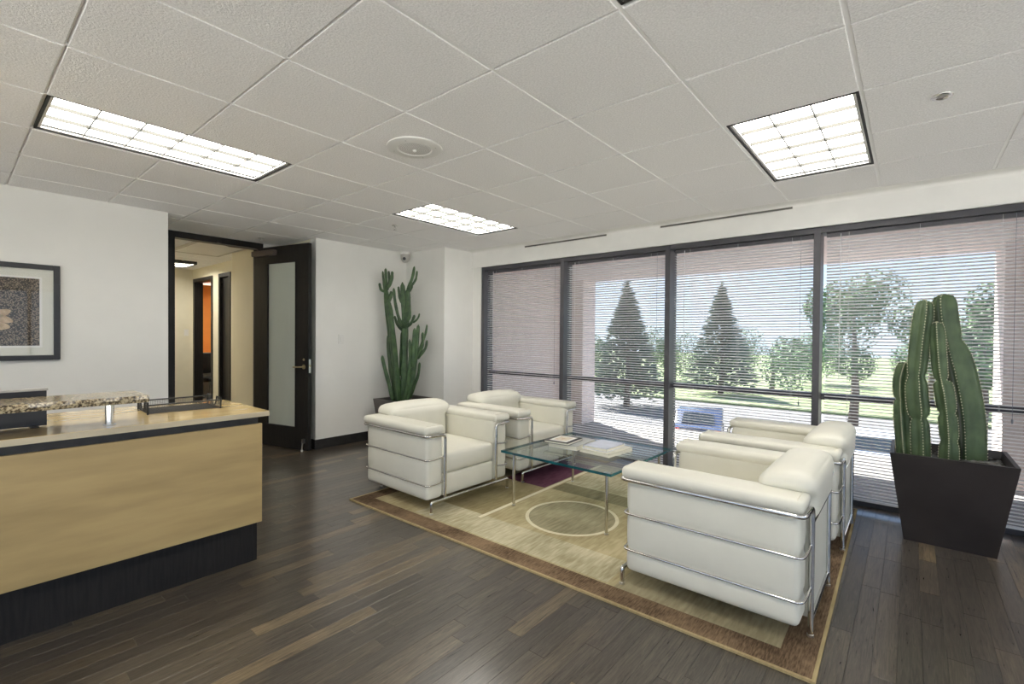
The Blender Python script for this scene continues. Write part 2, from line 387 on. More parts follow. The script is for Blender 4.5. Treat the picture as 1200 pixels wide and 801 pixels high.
# ------------------------------------------------------------------ mesh helpers
class MB:
    def __init__(s):
        s.v = []; s.f = []
    def add(s, vs, fs):
        o = len(s.v); s.v += [tuple(p) for p in vs]; s.f += [tuple(i + o for i in f) for f in fs]
        return s
    def box(s, x0, x1, y0, y1, z0, z1):
        return s.add([(x0, y0, z0), (x1, y0, z0), (x1, y1, z0), (x0, y1, z0), (x0, y0, z1), (x1, y0, z1), (x1, y1, z1), (x0, y1, z1)],
                     [(0, 3, 2, 1), (4, 5, 6, 7), (0, 1, 5, 4), (1, 2, 6, 5), (2, 3, 7, 6), (3, 0, 4, 7)])
    def frustum(s, b, t, z0, z1):
        (x0, x1, y0, y1), (X0, X1, Y0, Y1) = b, t
        return s.add([(x0, y0, z0), (x1, y0, z0), (x1, y1, z0), (x0, y1, z0), (X0, Y0, z1), (X1, Y0, z1), (X1, Y1, z1), (X0, Y1, z1)],
                     [(0, 3, 2, 1), (4, 5, 6, 7), (0, 1, 5, 4), (1, 2, 6, 5), (2, 3, 7, 6), (3, 0, 4, 7)])
    def prism(s, pts, axis, a, b):
        """extrude polygon pts (2D) along axis between a and b"""
        n = len(pts)
        def P(p, t):
            if axis == 'x': return (t, p[0], p[1])
            if axis == 'y': return (p[0], t, p[1])
            return (p[0], p[1], t)
        vs = [P(p, a) for p in pts] + [P(p, b) for p in pts]
        fs = [tuple(range(n))[::-1], tuple(range(n, 2 * n))] + [(i, (i + 1) % n, n + (i + 1) % n, n + i) for i in range(n)]
        return s.add(vs, fs)
    def tube(s, path, r, n=10, caps=True, closed=False):
        path = [Vector(p) for p in path]
        k = len(path)
        rad = r if isinstance(r, (list, tuple)) else [r] * k
        up = None; rings = []
        for i in range(k):
            if closed:
                t = (path[(i + 1) % k] - path[i - 1]).normalized()
            else:
                a = path[max(i - 1, 0)]; b = path[min(i + 1, k - 1)]
                t = (b - a).normalized()
            if up is None:
                ref = Vector((0, 0, 1)) if abs(t.z) < 0.9 else Vector((1, 0, 0))
                up = (ref - t * ref.dot(t)).normalized()
            else:
                up = (up - t * up.dot(t))
                up = up.normalized() if up.length > 1e-6 else Vector((1, 0, 0))
            sd = t.cross(up)
            rings.append([path[i] + (up * math.cos(2 * math.pi * j / n) + sd * math.sin(2 * math.pi * j / n)) * rad[i] for j in range(n)])
        vs = [p for q in rings for p in q]; fs = []
        m = k if closed else k - 1
        for i in range(m):
            for j in range(n):
                a = i * n + j; b = i * n + (j + 1) % n
                c = ((i + 1) % k) * n + (j + 1) % n; d = ((i + 1) % k) * n + j
                fs.append((a, d, c, b))
        if caps and not closed:
            fs.append(tuple(range(n))); fs.append(tuple(range((k - 1) * n, k * n))[::-1])
        return s.add(vs, fs)
    def lathe(s, prof, n=24, c=(0, 0, 0), cap=True):
        vs = []; fs = []
        for r, z in prof:
            for j in range(n):
                a = 2 * math.pi * j / n
                vs.append((c[0] + r * math.cos(a), c[1] + r * math.sin(a), c[2] + z))
        for i in range(len(prof) - 1):
            for j in range(n):
                fs.append((i * n + j, i * n + (j + 1) % n, (i + 1) * n + (j + 1) % n, (i + 1) * n + j))
        if cap:
            fs.append(tuple(range(n))[::-1]); fs.append(tuple(range((len(prof) - 1) * n, len(prof) * n)))
        return s.add(vs, fs)
    def ring(s, cx, cy, r0, r1, z0, z1, n=64):
        vs = []; fs = []
        for j in range(n):
            a = 2 * math.pi * j / n; c, q = math.cos(a), math.sin(a)
            vs += [(cx + r0 * c, cy + r0 * q, z0), (cx + r1 * c, cy + r1 * q, z0), (cx + r1 * c, cy + r1 * q, z1), (cx + r0 * c, cy + r0 * q, z1)]
        for j in range(n):
            a = 4 * j; b = 4 * ((j + 1) % n)
            for k in range(4):
                fs.append((a + k, a + (k + 1) % 4, b + (k + 1) % 4, b + k))
        return s.add(vs, fs)
    def mesh(s, name, smooth=False, bevel=0.0, segs=2, angle=None):
        me = bpy.data.meshes.new(name)
        if bevel:
            me.from_pydata(s.v, [], s.f)
            bm = bmesh.new(); bm.from_mesh(me)
            bmesh.ops.bevel(bm, geom=list(bm.edges), offset=bevel, segments=segs, profile=0.6, affect='EDGES')
            bm.to_mesh(me); bm.free()
        else:
            me.from_pydata(s.v, [], s.f)
        me.update()
        if smooth:
            me.polygons.foreach_set('use_smooth', [True] * len(me.polygons))
            if angle is not None:
                try: me.set_sharp_from_angle(angle=R(angle))
                except Exception: pass
        return me
    def build(s, name, mat, parent=None, smooth=False, bevel=0.0, segs=2, loc=None, rot=None, angle=None):
        me = s.mesh(name, smooth, bevel, segs, angle)
        return link(name, me, mat, parent, loc, rot)

def link(name, me, mat, parent=None, loc=None, rot=None):
    if mat and not me.materials: me.materials.append(MAT[mat] if isinstance(mat, str) else mat)
    o = bpy.data.objects.new(name, me)
    COL.objects.link(o)
    if parent: o.parent = parent
    if loc: o.location = loc
    if rot: o.rotation_euler = rot
    return o

def tag(o, label, cat, group=None, kind=None):
    o['label'] = label; o['category'] = cat
    if group: o['group'] = group
    if kind: o['kind'] = kind
    return o

def thing(name, label, cat, loc=(0, 0, 0), rz=0.0, group=None, kind=None):
    o = bpy.data.objects.new(name, None); COL.objects.link(o)
    o.location = loc; o.rotation_euler = (0, 0, rz); o.empty_display_size = 0.1
    return tag(o, label, cat, group, kind)

def copy_tree(o, parent=None):
    c = o.copy(); COL.objects.link(c); c.parent = parent
    for ch in list(o.children): copy_tree(ch, c)
    return c

def fillet(path, r, n=6):
    """round the corners of a polyline"""
    P = [Vector(p) for p in path]; out = [P[0]]
    for i in range(1, len(P) - 1):
        a = (P[i - 1] - P[i]); b = (P[i + 1] - P[i])
        d = min(r, a.length * 0.49, b.length * 0.49)
        p0 = P[i] + a.normalized() * d; p2 = P[i] + b.normalized() * d
        for k in range(n + 1):
            t = k / n
            out.append(p0 * (1 - t) ** 2 + P[i] * 2 * t * (1 - t) + p2 * t ** 2)
    out.append(P[-1])
    return out

def cushion(x0, x1, y0, y1, z0, z1, r=0.03, puff=(0, 0, 0), n=(10, 8, 8), shape=None):
    """rounded, slightly puffed upholstery block"""
    cx, cy, cz = (x0 + x1) / 2, (y0 + y1) / 2, (z0 + z1) / 2
    hx, hy, hz = (x1 - x0) / 2, (y1 - y0) / 2, (z1 - z0) / 2
    r = min(r, hx, hy, hz)
    def samples(h, k):
        e = [-h, -h + r * 0.13, -h + r * 0.45, -h + r]
        a = [-h + r + (2 * h - 2 * r) * i / k for i in range(1, k)]
        return e + a + [h - r, h - r * 0.45, h - r * 0.13, h]
    S = [samples(hx, n[0]), samples(hy, n[1]), samples(hz, n[2])]
    H = (hx, hy, hz)
    idx = {}; vs = []; fs = []
    def vert(p):
        key = tuple(round(q, 6) for q in p)
        if key in idx: return idx[key]
        inner = [max(-H[i] + r, min(H[i] - r, p[i])) for i in range(3)]
        d = Vector([p[i] - inner[i] for i in range(3)])
        if d.length > 1e-9: d = d.normalized() * r
        q = [inner[i] + d[i] for i in range(3)]
        u = [p[i] / H[i] for i in range(3)]
        for i in range(3):
            j, k = (i + 1) % 3, (i + 2) % 3
            q[i] += puff[i] * (1 - u[j] ** 2) * (1 - u[k] ** 2) * max(-1, min(1, u[i] * 1.0))
        q = [q[0] + cx, q[1] + cy, q[2] + cz]
        if shape: q = shape(q, u)
        idx[key] = len(vs); vs.append(tuple(q)); return idx[key]
    for ax in range(3):
        j, k = (ax + 1) % 3, (ax + 2) % 3
        for sgn in (-1, 1):
            for a in range(len(S[j]) - 1):
                for b in range(len(S[k]) - 1):
                    qd = []
                    for (aa, bb) in ((a, b), (a + 1, b), (a + 1, b + 1), (a, b + 1)):
                        p = [0, 0, 0]; p[ax] = sgn * H[ax]; p[j] = S[j][aa]; p[k] = S[k][bb]
                        qd.append(vert(p))
                    fs.append(tuple(qd) if sgn > 0 else tuple(qd[::-1]))
    m = MB(); m.v = vs; m.f = fs
    return m

# ------------------------------------------------------------------ the room
XL, XR, YB, YF = -5.48, 3.60, -3.20, 4.72
AX, AY0, AY1 = -6.38, 1.385, 2.868            # door alcove

# floor: slab plus planks
floor = MB().box(-10.2, XR + 0.1, YB - 0.1, 4.95, -0.12, -0.004).build('floor', 'blackbase')
tag(floor, 'dark oak strip floor of the lobby running towards the windows', 'floor', kind='structure')

def build_planks():
    W = 0.083; rr = random.Random(11)
    items = []
    x = XL - 0.95 - 0.9
    while x < XR:
        y = YB - rr.random() * 1.2
        while y < 4.86:
            L = rr.choice([0.35, 0.5, 0.7, 0.9, 1.1, 1.3]) * (0.85 + 0.3 * rr.random())
            y0, y1 = max(y, YB), min(y + L, 4.88)
            xa, xb = x, x + W
            ok = y1 - y0 > 0.02
            if xb < XL + 0.02:                       # only the alcove and hall behind the left wall
                y0, y1 = max(y0, 1.3), min(y1, 2.9); ok = y1 - y0 > 0.02
            if ok: items.append((xa, xb, y0, y1))
            y += L
        x += W
    def score(it):
        cx, cy = (it[0] + it[1]) / 2, (it[2] + it[3]) / 2
        d = -0.642 * cx + 0.766 * cy
        l = 0.766 * cx + 0.642 * cy
        if d < 0.9 or abs(l / d) > 1.15 or d > 8 or EYE / d * 557 > 440: return 0
        if -3.6 < cx < -0.3 and 2.2 < cy < 4.7: return 0     # under the rug
        if cx < -3.05 and cy < 1.25: return 0                # behind the desk
        return (it[3] - it[2]) / d ** 3
    items.sort(key=score, reverse=True)
    def toned(me, tones):
        a = me.attributes.new('tone', 'FLOAT', 'FACE')
        a.data.foreach_set('value', tones)
    def tone():
        t = rr.random()
        return t * 0.82 if rr.random() < 0.88 else 0.82 + 0.18 * t
    g = 0.0004
    def one(m, it):
        x0, x1, y0, y1 = it[0] + g, it[1] - g, it[2] + g, it[3] - g
        c = 0.0007
        m.add([(x0, y0, -.005), (x1, y0, -.005), (x1, y1, -.005), (x0, y1, -.005),
               (x0, y0, -c), (x1, y0, -c), (x1, y1, -c), (x0, y1, -c),
               (x0 + c, y0 + c, 0), (x1 - c, y0 + c, 0), (x1 - c, y1 - c, 0), (x0 + c, y1 - c, 0)],
              [(0, 1, 5, 4), (1, 2, 6, 5), (2, 3, 7, 6), (3, 0, 4, 7), (4, 5, 9, 8), (5, 6, 10, 9), (6, 7, 11, 10), (7, 4, 8, 11), (8, 9, 10, 11)])
    for it in items[:300]:
        m = MB(); one(m, it); me = m.mesh('plank'); toned(me, [tone()] * 9)
        link('plank', me, 'plank', floor)
    m = MB(); tn = []
    for it in items[300:]:
        one(m, it); tn += [tone()] * 9
    me = m.mesh('plank_field'); toned(me, tn)
    o = link('plank_field', me, 'plank', floor); o['kind'] = 'stuff'
build_planks()

def wall(name, box, mat='wall', label='plain white painted wall'):
    o = MB().box(*box).build(name, mat)
    return tag(o, label, 'wall', kind='structure')

T = 0.14
wall('wall_left', (XL - T, XL, YB, AY0, 0, CEIL + 0.12), label='white wall behind the reception desk carrying the framed picture')
wall('wall_left_corner', (XL - T, XL, AY1, 4.30, 0, CEIL + 0.12), label='white wall between the open door and the tall branching cactus')
wall('wall_alcove_left', (AX - 0.02, XL - T, AY0 - 0.12, AY0, 0, CEIL + 0.12), label='white side wall of the door recess next to the desk')
wall('wall_alcove_right', (AX - 0.02, XL - T, AY1, AY1 + 0.12, 0, CEIL + 0.12), 'hallwall', label='cream side wall of the door recess behind the glazed door')
wall('wall_column', (XL, -4.68, 4.20, 4.95, 0, CEIL + 0.12), label='boxed white column in the corner beside the windows')
wall('wall_back', (XL - T, -3.6, YB - T, YB, 0, CEIL + 0.12), label='white wall of the lobby behind the reception desk end')
wall('wall_back_head', (-3.6, XR + T, YB - T, YB, 2.325, CEIL + 0.12), label='white bulkhead over the added rear windows')
wall('wall_right', (XR, XR + T, 3.70, 4.95, 0, CEIL + 0.12), label='white wall at the right end of the lobby beside the window corner')
wall('wall_right_rear', (XR, XR + T, YB, -2.60, 0, CEIL + 0.12), label='white wall at the right end of the lobby far behind')
wall('wall_right_head', (XR, XR + T, -2.60, 3.70, 2.325, CEIL + 0.12), label='white bulkhead over the added windows of the right wall')
# bulkhead above the windows, rounded into the ceiling
pr = [(YF, 2.325), (YF, CEIL - 0.03)]
for k in range(7):
    a = k / 6 * math.pi / 2
    pr.append((YF - 0.03 + 0.03 * math.cos(a), CEIL - 0.03 + 0.03 * math.sin(a)))
pr += [(4.591, CEIL), (4.591, CEIL + 0.12), (4.95, CEIL + 0.12), (4.95, 2.325)]
o = MB().prism(pr, 'x', -4.68, XR).build('wall_bulkhead', 'cove')
tag(o, 'white bulkhead running above the window band', 'wall', kind='structure')
o = MB().box(-4.68, XR, YF - 0.012, YF + 0.01, 2.318, 2.335).build('trim_1', 'cove', bevel=0.003)
tag(o, 'thin white bead along the lower edge of the bulkhead', 'trim', kind='structure')
wall('wall_window_left', (-4.68, -4.53, YF + 0.01, 4.95, 0, 2.325), label='narrow white pier between column and first window')
wall('wall_window_right', (1.99, XR, YF + 0.01, 4.95, 0, 2.325), label='white wall to the right of the last window')

def base(name, box, label):
    o = MB().box(*box).build(name, 'blackbase', bevel=0.003)
    tag(o, label, 'baseboard', kind='structure')
base('baseboard_left', (XL, XL + 0.014, YB, AY0, 0, 0.115), 'black baseboard behind the reception desk')
base('baseboard_left_corner', (XL, XL + 0.014, AY1, 4.20, 0, 0.115), 'black baseboard below the light switch wall')
base('baseboard_alcove', (AX + 0.05, XL + 0.014, AY1 - 0.013, AY1, 0, 0.115), 'black baseboard inside the door recess behind the glazed door')
base('baseboard_column', (XL, -4.68, 4.187, 4.20, 0, 0.115), 'black baseboard along the front of the corner column')
base('baseboard_column_side', (-4.68, -4.667, 4.187, YF, 0, 0.115), 'black baseboard along the window side of the corner column')

# ------------------------------------------------------------------ ceiling
ceil = MB().box(AX - 0.2, XR + 0.1, YB - 0.1, 4.95, CEIL + 0.10, CEIL + 0.16).build('ceiling', 'grid')
tag(ceil, 'white suspended tile ceiling of the lobby', 'ceiling', kind='structure')
GX0, GY0, G = -0.194, 0.931, 0.61
LIGHTS = [(gx, gy) for gx in (-3.854, -0.804, 2.246) for gy in (2.761, 0.321, -2.119)]
gap = 0.0085
def tile_mesh(w, h):
    m = MB(); b = 0.003; t = 0.018
    x, y = w / 2 - gap, h / 2 - .0050
    m.add([(-x, -y, t), (x, -y, t), (x, y, t), (-x, y, t), (-x, -y, b * .6), (x, -y, b * .6), (x, y, b * .6), (-x, y, b * .6),
           (-x + b, -y + b, 0), (x - b, -y + b, 0), (x - b, y - b, 0), (-x + b, y - b, 0)],
          [(0, 4, 5, 1), (1, 5, 6, 2), (2, 6, 7, 3), (3, 7, 4, 0), (4, 8, 9, 5), (5, 9, 10, 6), (6, 10, 11, 7), (7, 11, 8, 4), (8, 11, 10, 9), (0, 1, 2, 3)])
    return m.mesh('ceiling_tile')
full = tile_mesh(G, G)
full.materials.append(MAT['tile'])
i0, i1 = math.floor((AX - GX0) / G), math.ceil((XR - GX0) / G)
j0, j1 = math.floor((YB - GY0) / G), 6
for i in range(i0, i1):
    for j in range(j0, j1):
        x0, x1, y0, y1 = GX0 + i * G, GX0 + (i + 1) * G, GY0 + j * G, GY0 + (j + 1) * G
        if any(abs((x0 + x1) / 2 - lx - 0.305) < 0.3 and ly - 0.1 < (y0 + y1) / 2 < ly + 1.3 for lx, ly in LIGHTS): continue
        rects = []
        a0, a1 = max(x0, XL), min(x1, XR); b0 = max(y0, YB); b1 = y1
        if a1 - a0 > 0.03 and b1 - b0 > 0.03: rects.append((a0, a1, b0, b1))
        a0, a1 = max(x0, AX), min(x1, XL); b0, b1 = max(y0, AY0), min(y1, AY1)
        if a1 - a0 > 0.03 and b1 - b0 > 0.03: rects.append((a0, a1, b0, b1))
        if len(rects) == 2 and abs(rects[0][2] - rects[1][2]) < 1e-6 and abs(rects[0][3] - rects[1][3]) < 1e-6:
            rects = [(rects[1][0], rects[0][1], rects[0][2], rects[0][3])]
        for (a0, a1, b0, b1) in rects:
            isf = a1 - a0 > G - 1e-4 and b1 - b0 > G - 1e-4
            me = full if isf else tile_mesh(a1 - a0, b1 - b0)
            link('ceiling_tile', me, 'tile', ceil, ((a0 + a1) / 2, (b0 + b1) / 2, CEIL))
for i in range(i0, i1 + 1):
    x = GX0 + i * G
    y0, y1 = (YB, 4.591) if x > XL else (AY0, AY1)
    if x < AX or x > XR: continue
    MB().box(x - .0083, x + .0083, y0, y1, CEIL + .004, CEIL + .026).build('grid_bar', 'grid', ceil)
for j in range(j0, j1 + 1):
    y = GY0 + j * G
    if y < YB or y > 4.6: continue
    x0 = AX if AY0 < y < AY1 else XL
    cuts = sorted((lx, lx + G) for lx, ly in LIGHTS if ly + .1 < y < ly + 2 * G - .1)
    for a, b in cuts + [(XR, XR)]:
        if a - x0 > .05: MB().box(x0, a, y - .012, y + .012, CEIL + .0182, CEIL + .0265).build('grid_bar', 'grid', ceil)
        x0 = b

def troffer(x, y, label, n=(3, 6), lamp='lamp', w=G, l=2 * G, lift=0.0):
    t = thing('ceiling_light', label, 'ceiling light', (x, y, CEIL + lift), 0, 'recessed ceiling lights')
    f = 0.010; d = 0.034
    m = MB()
    for b in ((f, w - f, f, f + .012), (f, w - f, l - f - .012, l - f), (f, f + .012, f, l - f), (w - f - .012, w - f, f, l - f)):
        m.box(b[0], b[1], b[2], b[3], 0.004, d + 0.01)
    m.build('recess_rim', 'blackrim', t)
    m = MB()
    q = f + .012
    for b in ((q, w - q, q, q + .014), (q, w - q, l - q - .014, l - q), (q, q + .014, q, l - q), (w - q - .014, w - q, q, l - q)):
        m.box(b[0], b[1], b[2], b[3], 0.012, 0.020)
    m.build('door_frame', 'grid', t)
    MB().box(q + .01, w - q - .01, q + .01, l - q - .01, d, d + .006).build('diffuser', lamp, t)
    MB().box(f, w - f, f, l - f, d + .008, d + .06).build('housing', 'blackrim', t)
    for k in range(1, n[0]):
        xx = q + (w - 2 * q) * k / n[0]
        MB().box(xx - .003, xx + .003, q + .014, l - q - .014, .015, d).build('louver_blade', 'louver', t)
    for k in range(1, n[1]):
        yy = q + (l - 2 * q) * k / n[1]
        MB().box(q + .014, w - q - .014, yy - .003, yy + .003, .0152, d).build('louver_blade', 'louver', t)
    return t
LL = {(-3.854, 2.761): 'rectangular ceiling light in front of the branching cactus corner',
      (-0.804, 2.761): 'large rectangular ceiling light above the right armchairs near the windows',
      (-3.854, 0.321): 'long rectangular ceiling light above the reception desk',
      (-0.804, 0.321): 'ceiling light cut off by the top edge, corner only in view',
      (2.246, 2.761): 'ceiling light out of the picture at the right, nearest the windows',
      (2.246, 0.321): 'ceiling light out of the picture directly right of the camera',
      (-3.854, -2.119): 'ceiling light behind the camera at the desk end',
      (-0.804, -2.119): 'ceiling light straight behind the camera',
      (2.246, -2.119): 'ceiling light behind the camera in the rear right corner'}
for (x, y) in LIGHTS:
    troffer(x, y, LL.get((x, y), 'rectangular ceiling light outside the picture behind or right of the camera'))

# ceiling fittings
sp = thing('ceiling_speaker', 'round white ceiling speaker with grille between the lights', 'speaker', (-2.354, 1.863, CEIL))
MB().lathe([(0.158, 0.0), (0.168, -0.004), (0.166, -0.010), (0.150, -0.016), (0.105, -0.0175), (0.100, -0.012), (0.095, -0.006), (0.0, -0.006)], 40).build('bezel', 'whiteplastic', sp, smooth=True, angle=40)
MB().lathe([(0.098, -0.006), (0.098, -0.012), (0.090, -0.015), (0.05, -0.019), (0.01, -0.021), (0.0005, -0.021)], 32, cap=False).build('grille', 'screenframe', sp, smooth=True)
m = MB()
for r_ in range(1, 9):
    for k in range(r_ * 6):
        a = 2 * math.pi * k / (r_ * 6); rr_ = r_ * 0.0108
        z = -0.0215 + 0.0065 * (r_ / 8.5) ** 2
        m.lathe([(0.0032, 0.001), (0.0032, -0.0006)], 5, (rr_ * math.cos(a), rr_ * math.sin(a), z))
o = m.build('grille_holes', 'greyplastic', sp); o['kind'] = 'stuff'
MB().lathe([(0.012, -0.019), (0.012, -0.027), (0.008, -0.032), (0.001, -0.033)], 14, (0.0, 0.0, 0)).build('center_badge', 'whiteplastic', sp, smooth=True)
for k in range(4):
    a = k * math.pi / 2 + 0.5
    MB().lathe([(0.005, -0.012), (0.004, -0.0175)], 10, (0.135 * math.cos(a), 0.135 * math.sin(a), 0)).build('screw', 'greyplastic', sp)

ds = thing('eyeball_downlight', 'small round chrome ceiling fitting right of the right ceiling light', 'ceiling fitting', (0.098, 3.05, CEIL))
MB().lathe([(0.040, 0.001), (0.042, -0.004), (0.036, -0.008), (0.028, -0.006), (0.024, 0.003)], 28, cap=False).build('ring', 'chrome', ds, smooth=True)
MB().lathe([(0.0255, 0.0035), (0.0255, 0.001), (0.018, -0.003), (0.001, -0.004)], 24, cap=False).build('core', 'greyplastic', ds, smooth=True)

def sprinkler(x, y, label):
    t = thing('sprinkler', label, 'sprinkler', (x, y, CEIL))
    MB().lathe([(0.035, 0.002), (0.036, -0.002), (0.020, -0.006), (0.010, -0.006)], 20).build('escutcheon', 'steel', t, smooth=True)
    m = MB(); m.tube([(0, 0, -0.005), (0, 0, -0.022)], 0.009, 8)
    for s in (-1, 1): m.tube([(0, 0.007 * s, -0.02), (0, 0.013 * s, -0.033), (0, 0.002 * s, -0.047)], 0.0028, 6)
    m.build('frame', 'steel', t)
    MB().lathe([(0.018, -0.047), (0.018, -0.050)], 14).build('deflector', 'steel', t)
sprinkler(-4.184, 3.06, 'small pendant sprinkler near the far ceiling light')
sprinkler(-6.02, 2.46, 'small pendant sprinkler in the door recess above the open door')

def slot_vent(x0, x1, label):
    t = thing('slot_diffuser', label, 'air vent', ((x0 + x1) / 2, YF - 0.004, 2.508), 0, 'linear slot vents above the windows')
    h = (x1 - x0) / 2
    MB().box(-h, h, -.004, .006, -.009, .009).build('flange', 'slot', t)
    for dz in (-0.008, 0.0095):
        MB().box(-h - .004, h + .004, -.007, -.003, dz - .0025, dz + .0005).build('blade', 'greyplastic', t)
slot_vent(-3.75, -2.60, 'left dark linear slot vent at the top of the bulkhead')
slot_vent(-1.98, -0.80, 'right dark linear slot vent at the top of the bulkhead')

# ------------------------------------------------------------------ windows and blinds
MX = [-4.505, -3.205, -1.913, -0.617, 0.675, 1.965]
HEAD = 2.322
WLAB = ['leftmost', 'second', 'third', 'fourth', 'fifth']
def make_window(k):
    x0, x1 = MX[k], MX[k + 1]
    w = thing('window_%d' % (k + 1), '%s dark framed floor to ceiling window from the left' % WLAB[k], 'window', (0, 0, 0), 0, None, 'structure')
    MB().box(x0 - .026, x0 + .026, 4.745, 4.93, 0.0, HEAD).build('mullion', 'mullion', w, bevel=.003)
    if k == 4: MB().box(x1 - .026, x1 + .026, 4.745, 4.93, 0.0, HEAD).build('mullion', 'mullion', w, bevel=.003)
    MB().box(x0 + .026, x1 - .026, 4.75, 4.93, HEAD - .052, HEAD).build('head_frame', 'mullion', w, bevel=.002)
    MB().box(x0 + .026, x1 - .026, 4.86, 4.93, 0.855, 0.905).build('transom', 'mullion', w, bevel=.002)
    MB().box(x0 + .026, x1 - .026, 4.862, 4.93, 0.0, 0.045).build('sill_frame', 'mullion', w, bevel=.002)
    MB().box(x0 + .026, x1 - .026, 4.885, 4.893, 0.905, HEAD - .052).build('pane', 'pane', w)
    MB().box(x0 + .026, x1 - .026, 4.885, 4.893, 0.045, 0.855).build('pane', 'pane', w)
for k in range(5): make_window(k)
for k in range(5):       # unseen right wall windows, added to let more daylight in
    y0 = -2.60 + k * 1.26; y1 = y0 + 1.26
    w = thing('window_%d' % (k + 6), 'unseen dark framed window added to the right wall for daylight, number %d from the back' % (k + 1), 'window', (0, 0, 0), 0, None, 'structure')
    MB().box(XR, XR + .12, y0 - .026, y0 + .026, 0, 2.325).build('mullion', 'mullion', w)
    if k == 4: MB().box(XR, XR + .12, y1 - .026, y1, 0, 2.325).build('mullion', 'mullion', w)
    MB().box(XR + .02, XR + .12, y0 + .026, y1 - .026, 2.275, 2.325).build('head_frame', 'mullion', w)
    MB().box(XR + .02, XR + .12, y0 + .026, y1 - .026, .855, .905).build('transom', 'mullion', w)
    MB().box(XR + .02, XR + .12, y0 + .026, y1 - .026, 0, .045).build('sill_frame', 'mullion', w)
    MB().box(XR + .06, XR + .068, y0 + .026, y1 - .026, .905, 2.275).build('pane', 'pane', w)
    MB().box(XR + .06, XR + .068, y0 + .026, y1 - .026, .045, .855).build('pane', 'pane', w)

for k in range(5):       # unseen rear glazing, added so daylight reaches bulkhead and ceiling
    x0 = -3.6 + k * 1.44; x1 = x0 + 1.44
    w = thing('window_%d' % (k + 11), 'unseen dark framed window added to the rear wall for daylight, number %d from the desk end' % (k + 1), 'window', (0, 0, 0), 0, None, 'structure')
    MB().box(x0, x0 + .052, YB - .12, YB, 0, 2.325).build('mullion', 'mullion', w)
    MB().box(x0 + .052, x1, YB - .12, YB - .02, 2.275, 2.325).build('head_frame', 'mullion', w)
    MB().box(x0 + .052, x1, YB - .12, YB - .02, 0, .045).build('sill_frame', 'mullion', w)
    MB().box(x0 + .052, x1, YB - .068, YB - .06, .045, 2.275).build('pane', 'pane', w)
SLW, PITCH = 0.050, 0.0257
def slat_mesh(L):
    m = MB(); n = 6; vs = []
    tilt = R(-7.0)
    for x in (0, L):
        for top in (1, 0):
            for i in range(n + 1):
                u = -1 + 2 * i / n
                y = u * SLW / 2; z = 0.0070 * (1 - u * u) - (0 if top else 0.0007)
                vs.append((x, y * math.cos(tilt) - z * math.sin(tilt), y * math.sin(tilt) + z * math.cos(tilt)))
    k = n + 1; fs = []
    for i in range(n):
        fs.append((i, 2 * k + i, 2 * k + i + 1, i + 1))                       # top
        fs.append((k + i, k + i + 1, 3 * k + i + 1, 3 * k + i))               # bottom
    fs += [(0, k, 3 * k, 2 * k), (n, 2 * k + n, 3 * k + n, k + n)]
    m.add(vs, fs)
    me = m.mesh('slat', smooth=True, angle=50)
    return me
BL = ['in the leftmost window beside the column', 'in the second window behind the left armchairs', 'in the third window behind the glass table',
      'in the right window behind the right planter', 'in the last window beyond the right edge']
for k in range(5):
    x0, x1 = MX[k] + 0.062, MX[k + 1] - 0.034
    L = x1 - x0
    b = thing('venetian_blind', 'white venetian blind ' + BL[k], 'blind', (x0, 4.802, 0), 0, 'venetian blinds along the window wall')
    MB().box(0, L, -.018, .018, HEAD - .088, HEAD - .054).build('head_rail', 'mullion', b, bevel=.003)
    MB().box(0, L, -.014, .014, .060, .078).build('bottom_rail', 'slat', b, bevel=.004)
    me = slat_mesh(L); me.materials.append(MAT['slat'])
    z = 0.094
    while z < HEAD - .095:
        link('slat', me, 'slat', b, (0, 0, z)); z += PITCH
    for u in (0.13, 0.5, 0.87):
        for yy in (-SLW / 2 - .0008, SLW / 2 + .0008):
            MB().box(u * L - .0008, u * L + .0008, yy - .0005, yy + .0005, .075, HEAD - .06).build('ladder_cord', 'cord', b)
    MB().tube([(0.10, -.024, HEAD - .07), (0.10, -.026, 1.05)], .0032, 6).build('tilt_wand', 'slat', b)
    MB().tube([(L - 0.09, -.022, HEAD - .06), (L - .092, -.023, 0.83)], .0016, 5).build('lift_cord', 'clearplastic', b)
    MB().lathe([(.003, 0), (.006, -.006), (.006, -.03), (.002, -.034)], 8, (L - .092, -.023, .83)).build('cord_tassel', 'clearplastic', b)

# ------------------------------------------------------------------ door recess, door, hall beyond
hd = thing('door_1', 'black framed glazed entry door standing open into the recess', 'door', (0, 0, 0), 0, None, 'structure')
MB().box(AX - .10, AX + .02, AY0 + .14, 1.672, 0, CEIL - .002).build('door_jamb', 'blackwood', hd)
MB().box(AX - .10, AX + .02, 2.552, 2.625, 0, CEIL - .002).build('door_jamb', 'blackwood', hd)
MB().box(AX - .10, AX + .02, 1.672, 2.552, 2.465, CEIL - .002).build('door_header', 'blackwood', hd)
wall('wall_door_left', (AX - .10, AX, AY0, AY0 + .14, 0, CEIL + .1), label='white strip of wall beside the left door jamb')
wall('wall_door_right', (AX - .10, AX, 2.625, AY1, 0, CEIL + .1), label='white strip of wall behind the open door')
